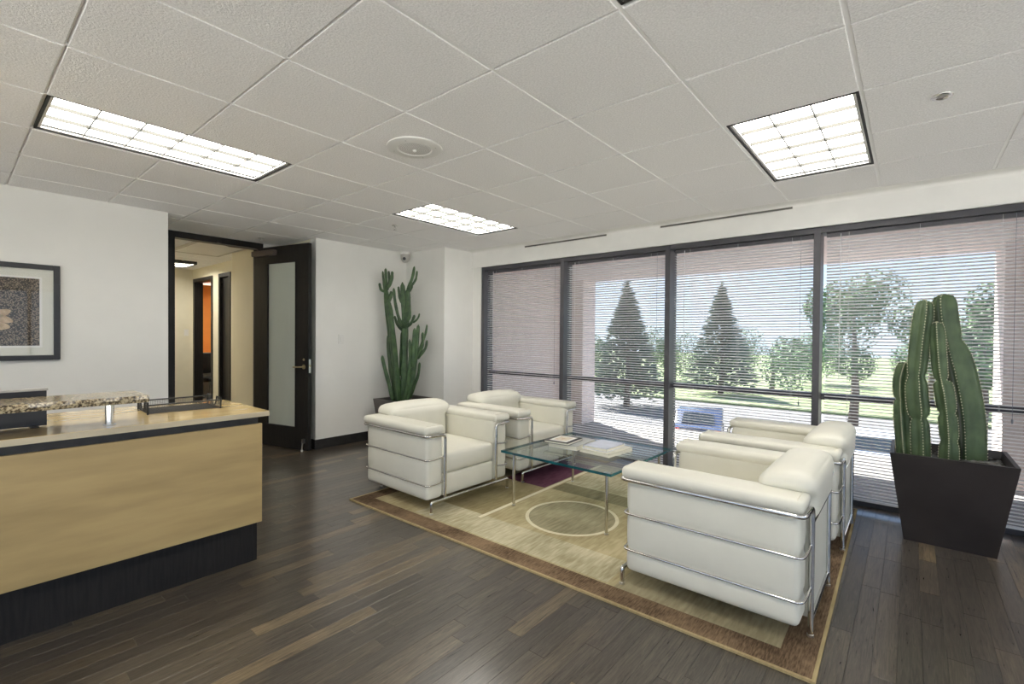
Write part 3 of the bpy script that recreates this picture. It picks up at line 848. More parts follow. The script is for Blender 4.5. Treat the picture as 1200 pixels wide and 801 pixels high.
# leaf, hinge at (-6.355,2.53), latch edge towards the room
hx, hy = -6.352, 2.515
lx, ly = -5.415, 2.742
ang = math.atan2(ly - hy, lx - hx)
LW = math.hypot(lx - hx, ly - hy)
leaf = MB()
leaf_o = thing('door_leaf', 'black door leaf with a tall narrow glass pane and lever handle', 'door', (hx, hy, 0), ang)
z0, z1 = 0.012, 2.455
gx0, gx1, gz0, gz1 = 0.235, LW - 0.205, 0.262, 2.262
th = 0.045
m = MB()
m.box(0, gx0, 0, th, z0, z1); m.box(gx1, LW, 0, th, z0, z1); m.box(gx0, gx1, 0, th, z0, gz0); m.box(gx0, gx1, 0, th, gz1, z1)
m.build('leaf_frame', 'blackwood', leaf_o)
m = MB(); s_ = .014
for (a, b, c, d) in ((gx0, gx1, gz0, gz0 + s_), (gx0, gx1, gz1 - s_, gz1), (gx0, gx0 + s_, gz0, gz1), (gx1 - s_, gx1, gz0, gz1)):
    m.box(a, b, -.006, th + .006, c, d)
m.build('glazing_bead', 'blackwood', leaf_o)
MB().box(gx0 + .005, gx1 - .005, th / 2 - .004, th / 2 + .004, gz0 + .005, gz1 - .005).build('glass_pane', 'doorglass', leaf_o)
MB().box(LW - .0005, LW + .0015, .010, .036, 0.93, 1.09).build('latch_plate', 'steel', leaf_o)
MB().box(LW - .0005, LW + .012, .018, .030, 1.00, 1.02).build('latch_bolt', 'brass', leaf_o)
for s, yy in ((-1, 0.0), (1, th)):
    MB().lathe([(.026, 0), (.026, .006), (.020, .010)], 18).build('handle_rose', 'brass', leaf_o, smooth=True, angle=40, loc=(LW - .07, yy, 1.0), rot=(R(90) * s * (1 if s < 0 else 1) if s < 0 else R(-90), 0, 0)) if False else None
def lever(yy, s):
    m = MB()
    m.tube([(LW - .07, yy, 1.0), (LW - .07, yy + s * .008, 1.0)], .027, 18)
    h = m.build('handle_rose', 'brass', leaf_o)
    MB().tube(fillet([(LW - .07, yy + s * .006, 1.0), (LW - .07, yy + s * .05, 1.0), (LW - .19, yy + s * .052, 0.995)], .02, 4), .0095, 8).build('lever_handle', 'brass', leaf_o, smooth=True, angle=50)
    MB().tube([(LW - .07, yy, 1.085), (LW - .07, yy + s * .008, 1.085)], .014, 14).build('lock_cylinder', 'brass', leaf_o)
lever(0.0, -1); lever(th, 1)
MB().box(.015, .42, -.055, 0, 2.345, 2.410).build('door_closer', 'closer', leaf_o, bevel=.006)
MB().tube([(.10, -.028, 2.405), (.10, -.028, 2.43), (-.05, -.30, 2.44)], .009, 6).build('closer_arm', 'closer', leaf_o)
MB().tube([(-.05, -.30, 2.44), (.02, -.48, 2.445)], .007, 6).build('closer_arm', 'closer', leaf_o)
m = MB(); m.box(LW - .075, LW - .045, -.03, 0, .10, .15); m.tube([(LW - .06, -.022, .13), (LW - .06, -.035, .03)], .007, 8)
st = m.build('kick_down_stop', 'steel', leaf_o)
MB().lathe([(.010, 0.012), (.013, .02), (.013, .034), (.008, .036)], 10, (LW - .06, -.035, -.008)).build('rubber_tip', 'whiteplastic', st)
for zz in (.25, 1.2, 2.2):
    MB().tube([(-.004, th / 2, zz - .05), (-.004, th / 2, zz + .05)], .008, 8).build('hinge', 'steel', leaf_o)

# hall behind the door
hallf = [('wall_hall_right', (-7.35, AX - .10, 2.65, 2.80, 0, CEIL), 'beige', 'beige hall wall seen through the doorway'),
         ('wall_hall_step', (-7.45, -7.35, 2.65, 3.05, 0, CEIL), 'beige', 'beige return at the end of the hall wall'),
         ('wall_hall_left', (-10.1, AX - .10, 1.05, 1.20, 0, CEIL), 'beige', 'beige wall on the far side of the hall'),
         ('wall_hall_end', (-10.15, -10.0, 1.20, 3.05, 0, CEIL), 'hallwall', 'cream wall closing the end of the hall')]
for nme, bx_, mt, lb in hallf: wall(nme, bx_, mt, lb)
# door wall of hall, Y=2.90
def hw(nm, x0, x1, lb, z0=0): wall(nm, (x0, x1, 2.90, 3.02, z0, CEIL), 'hallwall', lb)
hw('wall_hall_doors_near', -8.20, -7.45, 'cream hall wall right of the closed dark door')
hw('wall_hall_doors_mid', -8.98, -8.70, 'cream strip of hall wall between the two dark doors')
hw('wall_hall_doors_far', -10.1, -9.93, 'cream strip of hall wall at the far corner')
hw('wall_hall_doors_top', -9.93, -8.98, 'cream wall above the open hall doorway', 2.36)
hw('wall_hall_doors_top_near', -8.70, -8.20, 'cream wall above the closed hall door', 2.36)
hc = MB().box(-14.4, AX - .10, 1.05, 6.2, CEIL, CEIL + .06).build('ceiling_hall', 'tile')
tag(hc, 'white tile ceiling of the hall and the orange office', 'ceiling', kind='structure')
for xx in (-7.2, -7.81, -8.42, -9.03, -9.64):
    MB().box(xx - .012, xx + .012, 1.2, 2.9, CEIL - .004, CEIL).build('grid_bar', 'grid', hc)
for yy in (1.81, 2.42):
    MB().box(-10, AX - .1, yy - .012, yy + .012, CEIL - .0045, CEIL).build('grid_bar', 'grid', hc)
hfl = MB().box(-14.4, -10.2, 1.05, 6.2, -.12, 0).build('floor_office', 'blackbase')
tag(hfl, 'dark floor of the office beyond the hall', 'floor', kind='structure')
hfl2 = MB().box(-10.2, AX - .9, 3.02, 6.2, -.12, 0).build('floor_office_near', 'blackbase')
tag(hfl2, 'dark floor just inside the office door', 'floor', kind='structure')
d2 = thing('door_2', 'closed dark hall door right of the orange office doorway', 'door', (0, 0, 0), 0, None, 'structure')
MB().box(-8.70, -8.64, 2.885, 3.02, 0, 2.36).build('door_jamb', 'blackwood', d2)
MB().box(-8.26, -8.20, 2.885, 3.02, 0, 2.36).build('door_jamb', 'blackwood', d2)
MB().box(-8.64, -8.26, 2.885, 3.02, 2.30, 2.36).build('door_header', 'blackwood', d2)
MB().box(-8.64, -8.26, 2.93, 2.975, 0.01, 2.30).build('door_panel', 'blackwood', d2)
for zz in (0.9, 1.5, 2.1): MB().box(-8.30, -8.262, 2.922, 2.93, zz - .05, zz + .05).build('hinge', 'brass', d2)
d3 = thing('door_3', 'dark framed doorway at the hall end opening to the orange office', 'door', (0, 0, 0), 0, None, 'structure')
MB().box(-9.93, -9.86, 2.885, 3.02, 0, 2.36).build('door_jamb', 'blackwood', d3)
MB().box(-9.04, -8.98, 2.885, 3.02, 0, 2.36).build('door_jamb', 'blackwood', d3)
MB().box(-9.86, -9.04, 2.885, 3.02, 2.30, 2.36).build('door_header', 'blackwood', d3)
MB().box(-10.70, -9.95, 3.022, 3.05, 0.01, 2.30).build('door_panel', 'blackwood', d3)
MB().tube(fillet([(-10.62, 3.05, 1.0), (-10.62, 3.10, 1.0), (-10.50, 3.10, 1.0)], .01), .008, 6).build('lever_handle', 'brass', d3)
wall('wall_office_orange', (-12.35, -12.2, 3.02, 6.2, 0, CEIL - .06), 'orange', 'bright orange office wall seen through the hall doorway')
wall('wall_office_back', (-14.4, -7.2, 6.2, 6.3, 0, CEIL), 'hallwall', 'cream back wall of the office')
wall('wall_office_side', (-7.75, -7.65, 3.05, 6.2, 0, CEIL), 'hallwall', 'cream side wall of the office')
wall('wall_office_front', (-12.35, -10.15, 2.90, 3.02, 0, CEIL), 'hallwall', 'cream front wall of the office')
troffer(-9.42, 2.02, 'small lit ceiling light in the hall seen through the doorway', lamp='lamp_hall', l=G, n=(3, 3), lift=-.052)
troffer(-8.6, 1.22, 'added ceiling light brightening the hall, hidden behind the left door jamb', lamp='lamp_hall', l=G, n=(3, 3), lift=-.052)  # extra lamp kept out of view, added to brighten the hall
troffer(-11.4, 4.0, 'ceiling light inside the orange office', lamp='lamp_hall', lift=-.052)
hp = thing('ceiling_panel', 'pale grey unlit panel on the hall ceiling behind the door header', 'ceiling panel', (-7.22, 2.30, CEIL - .02))
MB().box(-.58, .58, -.27, .27, 0, .012).build('lens', 'whiteplastic', hp)
for (a, b, c, d) in ((-.61, .61, -.30, -.27), (-.61, .61, .27, .30), (-.61, -.58, -.27, .27), (.58, .61, -.27, .27)):
    MB().box(a, b, c, d, -.006, .019).build('frame_rail', 'greyplastic', hp)
sw = thing('light_switch', 'small cream switch on the hall end wall', 'switch', (-9.998, 2.80, 1.40))
MB().box(0, .006, -.035, .035, -.057, .057).build('plate', 'whiteplastic', sw, bevel=.002); MB().box(.005, .012, -.015, .015, -.03, .03).build('rocker', 'whiteplastic', sw, bevel=.002)
# office furniture seen through the far doorway
od = thing('office_desk', 'white office desk with dark top in front of the orange wall', 'desk', (-11.55, 3.75, 0))
MB().box(-.38, .38, -.7, 1.2, .93, .97).build('desk_top', 'blackplastic', od, bevel=.004)
MB().box(-.36, -.33, -.68, 1.18, 0, .93).build('back_panel', 'whiteplastic', od)
for yy in (-.68, 1.15): MB().box(-.33, .33, yy, yy + .03, 0, .93).build('side_panel', 'whiteplastic', od)
oc = thing('office_chair', 'black office chair with white frame in the orange office', 'chair', (-10.75, 3.42, 0), R(20))
cushion(-.22, .22, -.22, .22, .44, .52, .03, (0, 0, .01), (3, 3, 1)).build('seat', 'blackplastic', oc, smooth=True)
cushion(-.26, -.20, -.21, .21, .58, 1.0, .025, (.01, 0, 0), (1, 3, 3)).build('backrest', 'blackplastic', oc, smooth=True)
MB().tube([(0, 0, .10), (0, 0, .44)], .03, 10).build('column', 'steel', oc)
MB().tube([(-.10, 0, .45), (-.27, 0, .47), (-.28, 0, .75)], .02, 8).build('back_bracket', 'whiteplastic', oc)
for k in range(5):
    a = k * 2 * math.pi / 5
    lg = MB().tube([(0, 0, .11), (.30 * math.cos(a), .30 * math.sin(a), .07)], .02, 6).build('leg', 'whiteplastic', oc)
    MB().lathe([(.028, 0), (.03, .012), (.03, .04), (.02, .055)], 8, (.30 * math.cos(a), .30 * math.sin(a), 0.0)).build('caster', 'blackplastic', lg)

# wall fittings
sw = thing('light_switch', 'small white light switch on the wall left of the branching cactus', 'switch', (XL, 3.20, 1.33))
MB().box(0, .006, -.036, .036, -.058, .058).build('plate', 'whiteplastic', sw, bevel=.002)
MB().box(.005, .010, -.016, .016, -.032, .032).build('rocker', 'whiteplastic', sw, bevel=.0015)
cam_ = thing('security_camera', 'small grey security camera with black lens high in the corner above the branching cactus', 'camera', (-5.40, 4.12, 2.43), R(-50))
MB().lathe([(.062, .075), (.064, .05), (.058, .0), (.03, -.035), (.002, -.045)], 22).build('dome_body', 'greyplastic', cam_, smooth=True, angle=50)
MB().box(-.06, .06, -.06, .06, .07, .106).build('mount_plate', 'whiteplastic', cam_, bevel=.004)
MB().tube([(.035, 0, .012), (.062, 0, .006)], .022, 14).build('lens', 'blackplastic', cam_)

# ------------------------------------------------------------------ framed picture
pc = thing('framed_picture', 'black framed brown speckled print with white mat on the left wall', 'picture', (XL, 0.235, 1.545))
W2, H2 = 0.39, 0.39
fw_ = 0.040
for nm, b in (('frame_side', (-W2, -W2 + fw_, -H2, H2)), ('frame_side', (W2 - fw_, W2, -H2, H2)), ('frame_rail', (-W2 + fw_, W2 - fw_, H2 - fw_, H2)), ('frame_rail', (-W2 + fw_, W2 - fw_, -H2, -H2 + fw_))):
    MB().box(.0, .032, b[0], b[1], b[2], b[3]).build(nm, 'frameblack', pc, bevel=.005)
MB().box(.004, .010, -W2 + .03, W2 - .03, -H2 + .03, H2 - .03).build('backing_mat', 'mat', pc)
MB().box(.010, .0115, -.283, .283, -.287, .287).build('print_margin', 'matwhite', pc)
pt = MB().box(.0115, .0125, -.267, .267, -.272, .272).build('print', 'print', pc)
def petal(cx, cz, a, l, w, nm='printed_petal'):
    m = MB(); vs = []
    for k in range(16):
        t = 2 * math.pi * k / 16
        px, pz = l * math.cos(t), w * math.sin(t) * (1 - 0.25 * math.cos(t))
        vs.append((cx + px * math.cos(a) - pz * math.sin(a), cz + px * math.sin(a) + pz * math.cos(a)))
    m.prism(vs, 'x', .0124, .0130); m.build(nm, 'petal', pt)
petal(.055, -.015, R(25), .055, .030); petal(.075, -.065, R(-20), .045, .026); petal(.04, -.115, R(-8), .062, .034)
petal(-.03, -.02, R(70), .06, .032); petal(-.05, -.12, R(-60), .06, .03); petal(-.09, -.06, R(175), .06, .03)
MB().box(.018, .020, -W2 + .035, W2 - .035, -H2 + .035, H2 - .035).build('picture_glass', 'pictureglass', pc)

# ------------------------------------------------------------------ reception desk
DY1 = 1.245
dk = thing('reception_desk', 'maple fronted reception desk with black plinth and granite ledge', 'desk', (0, 0, 0))
YD0 = -1.30
MB().box(-3.70, -3.056, YD0, 1.226, 0, .262).build('toe_kick', 'blackwood', dk)
MB().box(-3.70, -3.000, YD0, 1.205, .262, .895).build('carcass', 'blackwood', dk)
MB().box(-3.000, -2.972, YD0, 1.222, .258, .848).build('front_panel', 'maple', dk, bevel=.0015)
MB().box(-3.000, -2.990, YD0, 1.205, .848, .895).build('shadow_reveal', 'blackbase', dk)
ct = MB().box(-3.715, -2.926, YD0, DY1, .895, .925).build('countertop', 'mapletop', dk, bevel=.002)
MB().box(-2.927, -2.924, YD0, DY1 - .001, .8955, .9235).build('edge_banding', 'mapleedge', ct)
# granite ledge with chipped edge
m = MB(); rr = random.Random(5)
def granite():
    n = 60; y0, y1 = YD0, 0.655
    xs = lambda: 0.004 * (rr.random() - .5)
    vs = []; fs = []
    for i in range(n + 1):
        y = y0 + (y1 - y0) * i / n
        a = xs(); b = xs(); c = xs()
        vs += [(-3.205, y, 1.038), (-2.905 + a, y, 1.038), (-2.900 + b, y, 1.055), (-2.906 + c, y, 1.072), (-3.205, y, 1.072)]
    for i in range(n):
        for k in range(5):
            fs.append((5 * i + k, 5 * i + (k + 1) % 5, 5 * (i + 1) + (k + 1) % 5, 5 * (i + 1) + k))
    fs.append((0, 1, 2, 3, 4)[::-1]); fs.append(tuple(5 * n + k for k in range(5)))
    m.add(vs, fs)
granite()
lg_ = thing('granite_ledge', 'speckled brown granite ledge on chrome posts along the front of the counter', 'ledge', (0, 0, 0))
gl = m.build('slab', 'granite', lg_)
for yy in (0.525, -0.30, -1.1):
    p = MB().tube([(-3.04, yy, .925), (-3.04, yy, 1.038)], .0185, 20).build('ledge_post', 'chrome', lg_, smooth=True, angle=40)
    MB().lathe([(.026, 0), (.026, .003), (.019, .004)], 20, (-3.04, yy, .9252)).build('post_flange', 'steel', p)

# black upright panel on the counter
pn = thing('counter_screen', 'black upright panel standing on the counter behind the granite ledge', 'screen', (-3.235, 0.0, .925))
MB().box(-.012, .012, -.55, .320, .004, .175).build('panel', 'blackplastic', pn, bevel=.002)
MB().box(-.016, .016, -.555, .325, .173, .184).build('top_rail', 'greyplastic', pn, bevel=.002)
MB().box(-.05, .05, .26, .29, 0, .006).build('foot', 'blackplastic', pn, bevel=.002)
MB().box(-.05, .05, -.53, -.50, 0, .006).build('foot', 'blackplastic', pn, bevel=.002)

# wire mesh tray
tr = thing('letter_tray', 'black wire mesh letter tray on the right end of the counter', 'tray', (-3.385, .915, .925), R(-3))
hxm, hym, hzm = .135, .180, .065
def wires(segs, r):
    m = MB()
    for a, b in segs:
        m.tube([a, b], r, 4)
    return m
def panel_long(s):
    x = s * hxm; sg = []
    k = -hym
    while k <= hym + 1e-6: sg.append(((x, k, .004), (x, k, hzm * .78))); k += .0085
    for i in range(7): zz = .006 + i * .0078; sg.append(((x, -hym, zz), (x, hym, zz)))
    return wires(sg, .0006)
def panel_end(s):
    y = s * hym; sg = []
    k = -hxm
    def cut(x): return hzm - (math.sqrt(max(0, .055 ** 2 - x * x)) if abs(x) < .055 else 0)
    while k <= hxm + 1e-6: sg.append(((k, y, .004), (k, y, max(.008, cut(k))))); k += .0085
    for i in range(8):
        zz = .006 + i * .0078
        x0 = math.sqrt(max(0, .055 ** 2 - (hzm - zz) ** 2)) if zz > hzm - .055 else 0
        if x0 > 0: sg += [((-hxm, y, zz), (-x0, y, zz)), ((x0, y, zz), (hxm, y, zz))]
        else: sg.append(((-hxm, y, zz), (hxm, y, zz)))
    return wires(sg, .0006)
for s in (-1, 1):
    panel_long(s).build('mesh_side', 'wire', tr)['kind'] = 'stuff'
    panel_end(s).build('mesh_end', 'wire', tr)['kind'] = 'stuff'
    MB().tube([(s * hxm, -hym, hzm * .8), (s * hxm, hym, hzm * .8)], .0042, 6).build('rim_wire', 'wire', tr)
    arc = [(-hxm, s * hym, hzm)] + [(.055 * math.cos(math.pi + math.pi * k / 12), s * hym, hzm + .055 * math.sin(math.pi + math.pi * k / 12)) for k in range(13)] + [(hxm, s * hym, hzm)]
    MB().tube(arc, .0042, 6).build('rim_wire', 'wire', tr)
    for q in (-1, 1): MB().tube([(s * hxm, q * hym, .0), (s * hxm, q * hym, hzm)], .005, 6).build('corner_post', 'wire', tr)
sg = []
k = -hym
while k <= hym: sg.append(((-hxm, k, .004), (hxm, k, .004))); k += .0085
k = -hxm
while k <= hxm: sg.append(((k, -hym, .004), (k, hym, .004))); k += .0085
wires(sg, .0007).build('mesh_floor', 'wire', tr)['kind'] = 'stuff'

# ------------------------------------------------------------------ rug
rg = thing('area_rug', 'beige patterned area rug with brown border, purple block and pale ring under the seating', 'rug', (-1.95, 3.45, 0), R(0.9))
def rr_(x0, x1, y0, y1): return (x0 + 1.95, x1 + 1.95, y0 - 3.45, y1 - 3.45)
def rugbox(nm, mat, x0, x1, y0, y1, z0, z1):
    a = rr_(x0, x1, y0, y1)
    return MB().box(a[0], a[1], a[2], a[3], z0, z1).build(nm, mat, rg)
def frame_part(nm, mat, o, i, z0, z1):
    a = rr_(*o); b = rr_(*i); m = MB()
    m.box(a[0], a[1], a[2], b[2], z0, z1); m.box(a[0], a[1], b[3], a[3], z0, z1)
    m.box(a[0], b[0], b[2], b[3], z0, z1); m.box(b[1], a[1], b[2], b[3], z0, z1)
    return m.build(nm, mat, rg)
O = (-3.60, -0.292, 2.195, 4.70)
I1 = (-3.586, -0.306, 2.209, 4.686)
I2 = (-3.45, -0.440, 2.345, 4.55)
frame_part('edge_binding', 'rug_binding', O, I1, 0.0, .0105)
frame_part('border_band', 'rug_brown', I1, I2, 0.0, .0100)
rugbox('field', 'rug_field', *I2, 0.0, .0100)
rugbox('olive_block', 'rug_olive', -3.45, -2.515, 2.665, 3.525, .009, .0104)
rugbox('khaki_block', 'rug_grey', -3.45, -2.515, 3.53, 4.55, .009, .0103)
rugbox('purple_block', 'rug_purple', -2.99, -2.525, 3.50, 4.42, .009, .0107)
rugbox('cream_block', 'rug_cream', -2.95, -1.30, 2.36, 2.66, .009, .0104)
rugbox('dark_block', 'rug_dark', -2.46, -1.25, 3.52, 3.74, .009, .0104)
rugbox('cream_block', 'rug_cream', -2.46, -1.25, 3.74, 4.25, .009, .0103)
rugbox('olive_block', 'rug_olive', -1.25, -0.44, 2.60, 4.55, .009, .0102)
rugbox('khaki_block', 'rug_grey', -1.25, -0.44, 2.345, 2.60, .009, .0105)
rugbox('pale_line', 'rug_line', -2.512, -2.478, 2.60, 4.50, .009, .0112)
MB().lathe([(.325, .009), (.325, .0106)], 64, (-1.965 + 1.95, 3.06 - 3.45, 0)).build('disc', 'rug_grey', rg)
MB().ring(-1.965 + 1.95, 3.06 - 3.45, .325, .352, .009, .0114).build('pale_ring', 'rug_line', rg)
RUGZ = 0.011

# ------------------------------------------------------------------ armchairs
def make_chair(label):
    t = thing('armchair', label, 'armchair', (0, 0, 0), 0, 'white leather armchairs with chrome frames')
    RODS = (.215, .41, .60)
    for s in (-1, 1):
        def shp(q, u, s=s):
            x, y, z = q
            pin = sum(math.exp(-((z - zr) / .016) ** 2) for zr in RODS)
            bul = 0
            zz = [.095] + list(RODS)
            for a, b in zip(zz[:-1], zz[1:]):
                if a < z < b: bul = math.sin(math.pi * (z - a) / (b - a)) ** .6
            if u[1] * s > .5: y += s * (.007 * bul * (1 - u[0] ** 8) - .005 * pin)
            if u[0] > .9: x += .004 * bul - .004 * pin
            if u[0] < -.9: x -= .004 * bul - .004 * pin
            return [x, y, z]
        y0, y1 = (.296, .458) if s > 0 else (-.458, -.296)
        cushion(-.412, .408, y0, y1, .095, .625, .028, (0, 0, 0), (10, 3, 34), shp).build('arm_cushion', 'leather', t, smooth=True)
        y0, y1 = (.292, .490) if s > 0 else (-.490, -.292)
        pad = cushion(-.432, .428, y0, y1, .606, .668, .024, (.003, .003, .004), (12, 4, 2)).build('arm_pad', 'leather', t, smooth=True)
        for xx in (-.405, .402):
            pp = []
            for k in range(13):
                a = math.pi * k / 12
                yy = (y0 + y1) / 2 + .099 * math.cos(a) * (1 if abs(math.cos(a)) < .9 else 1)
                pp.append((xx, yy, .638 + .0335 * min(1, math.sin(a) * 1.6)))
            MB().tube(pp, .0016, 5).build('seam', 'piping', pad)
        path = [(.432, s * .294, .085), (.432, s * .294, .592), (.432, s * .476, .597), (-.432, s * .476, .597), (-.436, s * .294, .597), (-.436, s * .294, .0)]
        MB().tube(fillet(path, .035, 6), .0125, 12).build('arm_rail', 'chrome', t, smooth=True, angle=60)
        for zr in RODS[:2]:
            path = [(.428, s * .30, zr + .012), (.424, s * .40, zr), (.420, s * .466, zr), (-.424, s * .466, zr), (-.432, s * .40, zr), (-.434, s * .30, zr + .012)]
            MB().tube(fillet(path, .03, 5), .0068, 8).build('side_rod', 'chrome', t, smooth=True, angle=60)
        MB().tube(fillet([(.440, s * .415, .088), (.440, s * .436, .088), (.440, s * .436, 0)], .012, 4), .0120, 12).build('leg', 'chrome', t, smooth=True, angle=60)
    for (xx, yy) in ((.440, .436), (.440, -.436), (-.436, .294), (-.436, -.294)):
        MB().lathe([(.0145, 0), (.0145, .010), (.0125, .012)], 14, (xx, yy, 0)).build('foot_cap', 'steel', t)
    MB().tube([(.440, -.42, .088), (.440, .42, .088)], .0105, 12).build('front_rail', 'chrome', t, smooth=True, angle=60)
    MB().tube([(-.436, -.29, .525), (-.436, .29, .525)], .0105, 12).build('back_rail', 'chrome', t, smooth=True, angle=60)
    MB().tube([(-.436, -.29, .070), (-.436, .29, .070)], .0105, 12).build('back_rail', 'chrome', t, smooth=True, angle=60)
    cushion(-.36, .402, -.292, .292, .095, .268, .02, (.006, 0, 0), (5, 6, 3)).build('base_cushion', 'leather', t, smooth=True)
    cushion(-.24, .412, -.290, .290, .268, .432, .035, (.012, 0, .018), (8, 8, 3)).build('seat_cushion', 'leather', t, smooth=True)
    def bshape(q, u):
        x, y, z = q
        k = max(0, min(1, (z - .625) / .055)); k = k * k * (3 - 2 * k)
        y *= 1 + .20 * k
        x -= .03 * (z - .4) / .35 * .6
        k2 = max(0, min(1, (z - .50) / .06)); lim = -.415 - .045 * k2
        if x < lim: x = lim
        if u[2] > 0 and x > -.33: z -= .025 * max(0, (x + .33) / .14) * max(0, u[2])
        return [x, y, z]
    bc = cushion(-.440, -.195, -.290, .290, .40, .745, .055, (.02, .0, .022), (6, 10, 12), bshape).build('back_cushion', 'leather', t, smooth=True)
    MB().box(-.430, -.36, -.283, .283, .075, .52).build('back_panel', 'leather', t, bevel=.008)
    return t
ch = make_chair('white leather armchair in front, left of the glass table, facing it')
ch.location = (-3.225, 2.832, RUGZ); ch.rotation_euler = (0, 0, R(-1))
specs = [('white leather armchair behind the left front one, backed by the leftmost window', (-3.205, 3.925, RUGZ), R(-1)),
         ('nearest white leather armchair, right of the glass table, seen from its side', (-0.772, 2.850, RUGZ), R(180)),
         ('white leather armchair partly hidden behind the nearest one, beside the windows', (-0.758, 4.030, RUGZ), R(180))]
for lb, loc, rz in specs:
    c = copy_tree(ch); c['label'] = lb; c.location = loc; c.rotation_euler = (0, 0, rz)

# ------------------------------------------------------------------ glass table and books
tb = thing('coffee_table', 'square glass coffee table on chrome legs in the middle of the rug', 'table', (-2.015, 3.375, RUGZ), R(-1.2))
TT = .449
MB().box(-.494, .494, -.494, .494, TT - .019, TT).build('glass_top', 'tableglass', tb)
m = MB(); e_ = .4945; q = .5
for (a, b, c, d) in ((-q, q, -q, -e_), (-q, q, e_, q), (-q, -e_, -e_, e_), (e_, q, -e_, e_)): m.box(a, b, c, d, TT - .0185, TT - .0005)
m.build('glass_edge', 'glassedge', tb)
for sx in (-1, 1):
    for sy in (-1, 1):
        lg = MB().tube([(sx * .425, sy * .425, 0), (sx * .425, sy * .425, TT - .022)], .0115, 14).build('leg', 'chrome', tb, smooth=True, angle=60)
        MB().lathe([(.026, 0), (.026, .003)], 18, (sx * .425, sy * .425, TT - .0222)).build('pad_disc', 'steel', lg)
        MB().lathe([(.014, 0), (.014, .012)], 14, (sx * .425, sy * .425, 0)).build('foot', 'steel', lg)
TZ = TT + RUGZ
def book(name, label, c, rz, w, l, h, cover, z, thick=.003, spine=True):
    t = thing(name, label, 'book', (c[0], c[1], z), rz, 'books on the glass table')
    MB().box(-w / 2 + .004, w / 2 - .004, -l / 2 + .005, l / 2 - .005, thick, h - thick).build('pages', 'paper', t)
    MB().box(-w / 2, w / 2, -l / 2, l / 2, h - thick, h).build('front_cover', cover, t, bevel=.0008)
    MB().box(-w / 2, w / 2, -l / 2, l / 2, 0, thick).build('back_cover', cover, t, bevel=.0008)
    MB().box(-w / 2 - .002, -w / 2 + .002, -l / 2, l / 2, 0, h).build('spine', cover, t)
    return t
zt = TZ
book('book', 'thick grey book under the black bordered one on the glass table', (-2.19, 3.42, 0), R(4), .27, .34, .038, 'covergrey', zt)
b2 = book('book', 'flat black bordered book with a tan square print, topmost of the left stack', (-2.235, 3.355, 0), R(5), .225, .27, .020, 'coverdark', zt + .038)
MB().box(-.082, .082, -.100, .100, .0200, .0206).build('cover_print', 'matwhite', b2)
MB().box(-.058, .058, -.072, .072, .0206, .0211).build('cover_emblem', 'photo', b2)
petal_m = MB().lathe([(.016, .0211), (.012, .0216)], 12).build('cover_motif', 'petal', b2)
book('book', 'large cream book at the bottom of the right stack on the glass table', (-1.865, 3.42, 0), R(-6), .275, .34, .030, 'covercream', zt)
book('book', 'pale blue glossy book, topmost of the right stack on the glass table', (-1.885, 3.42, 0), R(-2), .215, .285, .026, 'coverblue', zt + .030)

# ------------------------------------------------------------------ planters and plants
def planter(name, label, cx, cy, bx, by, tx, ty, h, mat):
    t = thing(name, label, 'planter', (cx, cy, 0))
    th = .022
    def wallq(p0, p1, p2, p3, q0, q1, q2, q3):
        return MB().add([p0, p1, p2, p3, q0, q1, q2, q3], [(0, 1, 2, 3), (7, 6, 5, 4), (0, 4, 5, 1), (1, 5, 6, 2), (2, 6, 7, 3), (3, 7, 4, 0)])
    cs = [(-1, -1), (1, -1), (1, 1), (-1, 1)]
    for k in range(4):
        a, b = cs[k], cs[(k + 1) % 4]
        wallq((a[0] * bx, a[1] * by, .0), (b[0] * bx, b[1] * by, .0), (b[0] * tx, b[1] * ty, h), (a[0] * tx, a[1] * ty, h),
              (a[0] * (bx - th), a[1] * (by - th), .0), (b[0] * (bx - th), b[1] * (by - th), .0), (b[0] * (tx - th), b[1] * (ty - th), h), (a[0] * (tx - th), a[1] * (ty - th), h)).build('side_panel', mat, t)
    k = (h - .05) / h
    ix, iy = bx + (tx - bx) * k - th, by + (ty - by) * k - th
    MB().box(-ix, ix, -iy, iy, h - .09, h - .05).build('soil', 'soil', t)
    rr = random.Random(int(abs(cx) * 100))
    m = MB()
    for i in range(260):
        px, py = (rr.random() * 2 - 1) * (ix - .015), (rr.random() * 2 - 1) * (iy - .015)
        s = .010 + .014 * rr.random()
        vs = []
        for (dx, dy, dz) in ((1, 0, 0), (.3, .8, .1), (-.9, .4, 0), (-.6, -.8, .05), (.5, -.8, 0), (0.1, 0, .7), (0, 0, -.6)):
            a = rr.random() * .5
            vs.append((px + s * dx * (1 + a), py + s * dy * (1 + a), h - .047 + s * .7 * dz))
        m.add(vs, [(0, 1, 5), (1, 2, 5), (2, 3, 5), (3, 4, 5), (4, 0, 5), (1, 0, 6), (2, 1, 6), (3, 2, 6), (4, 3, 6), (0, 4, 6)])
    o = m.build('pebbles', 'stone', t); o['kind'] = 'stuff'
    return t, h - .055

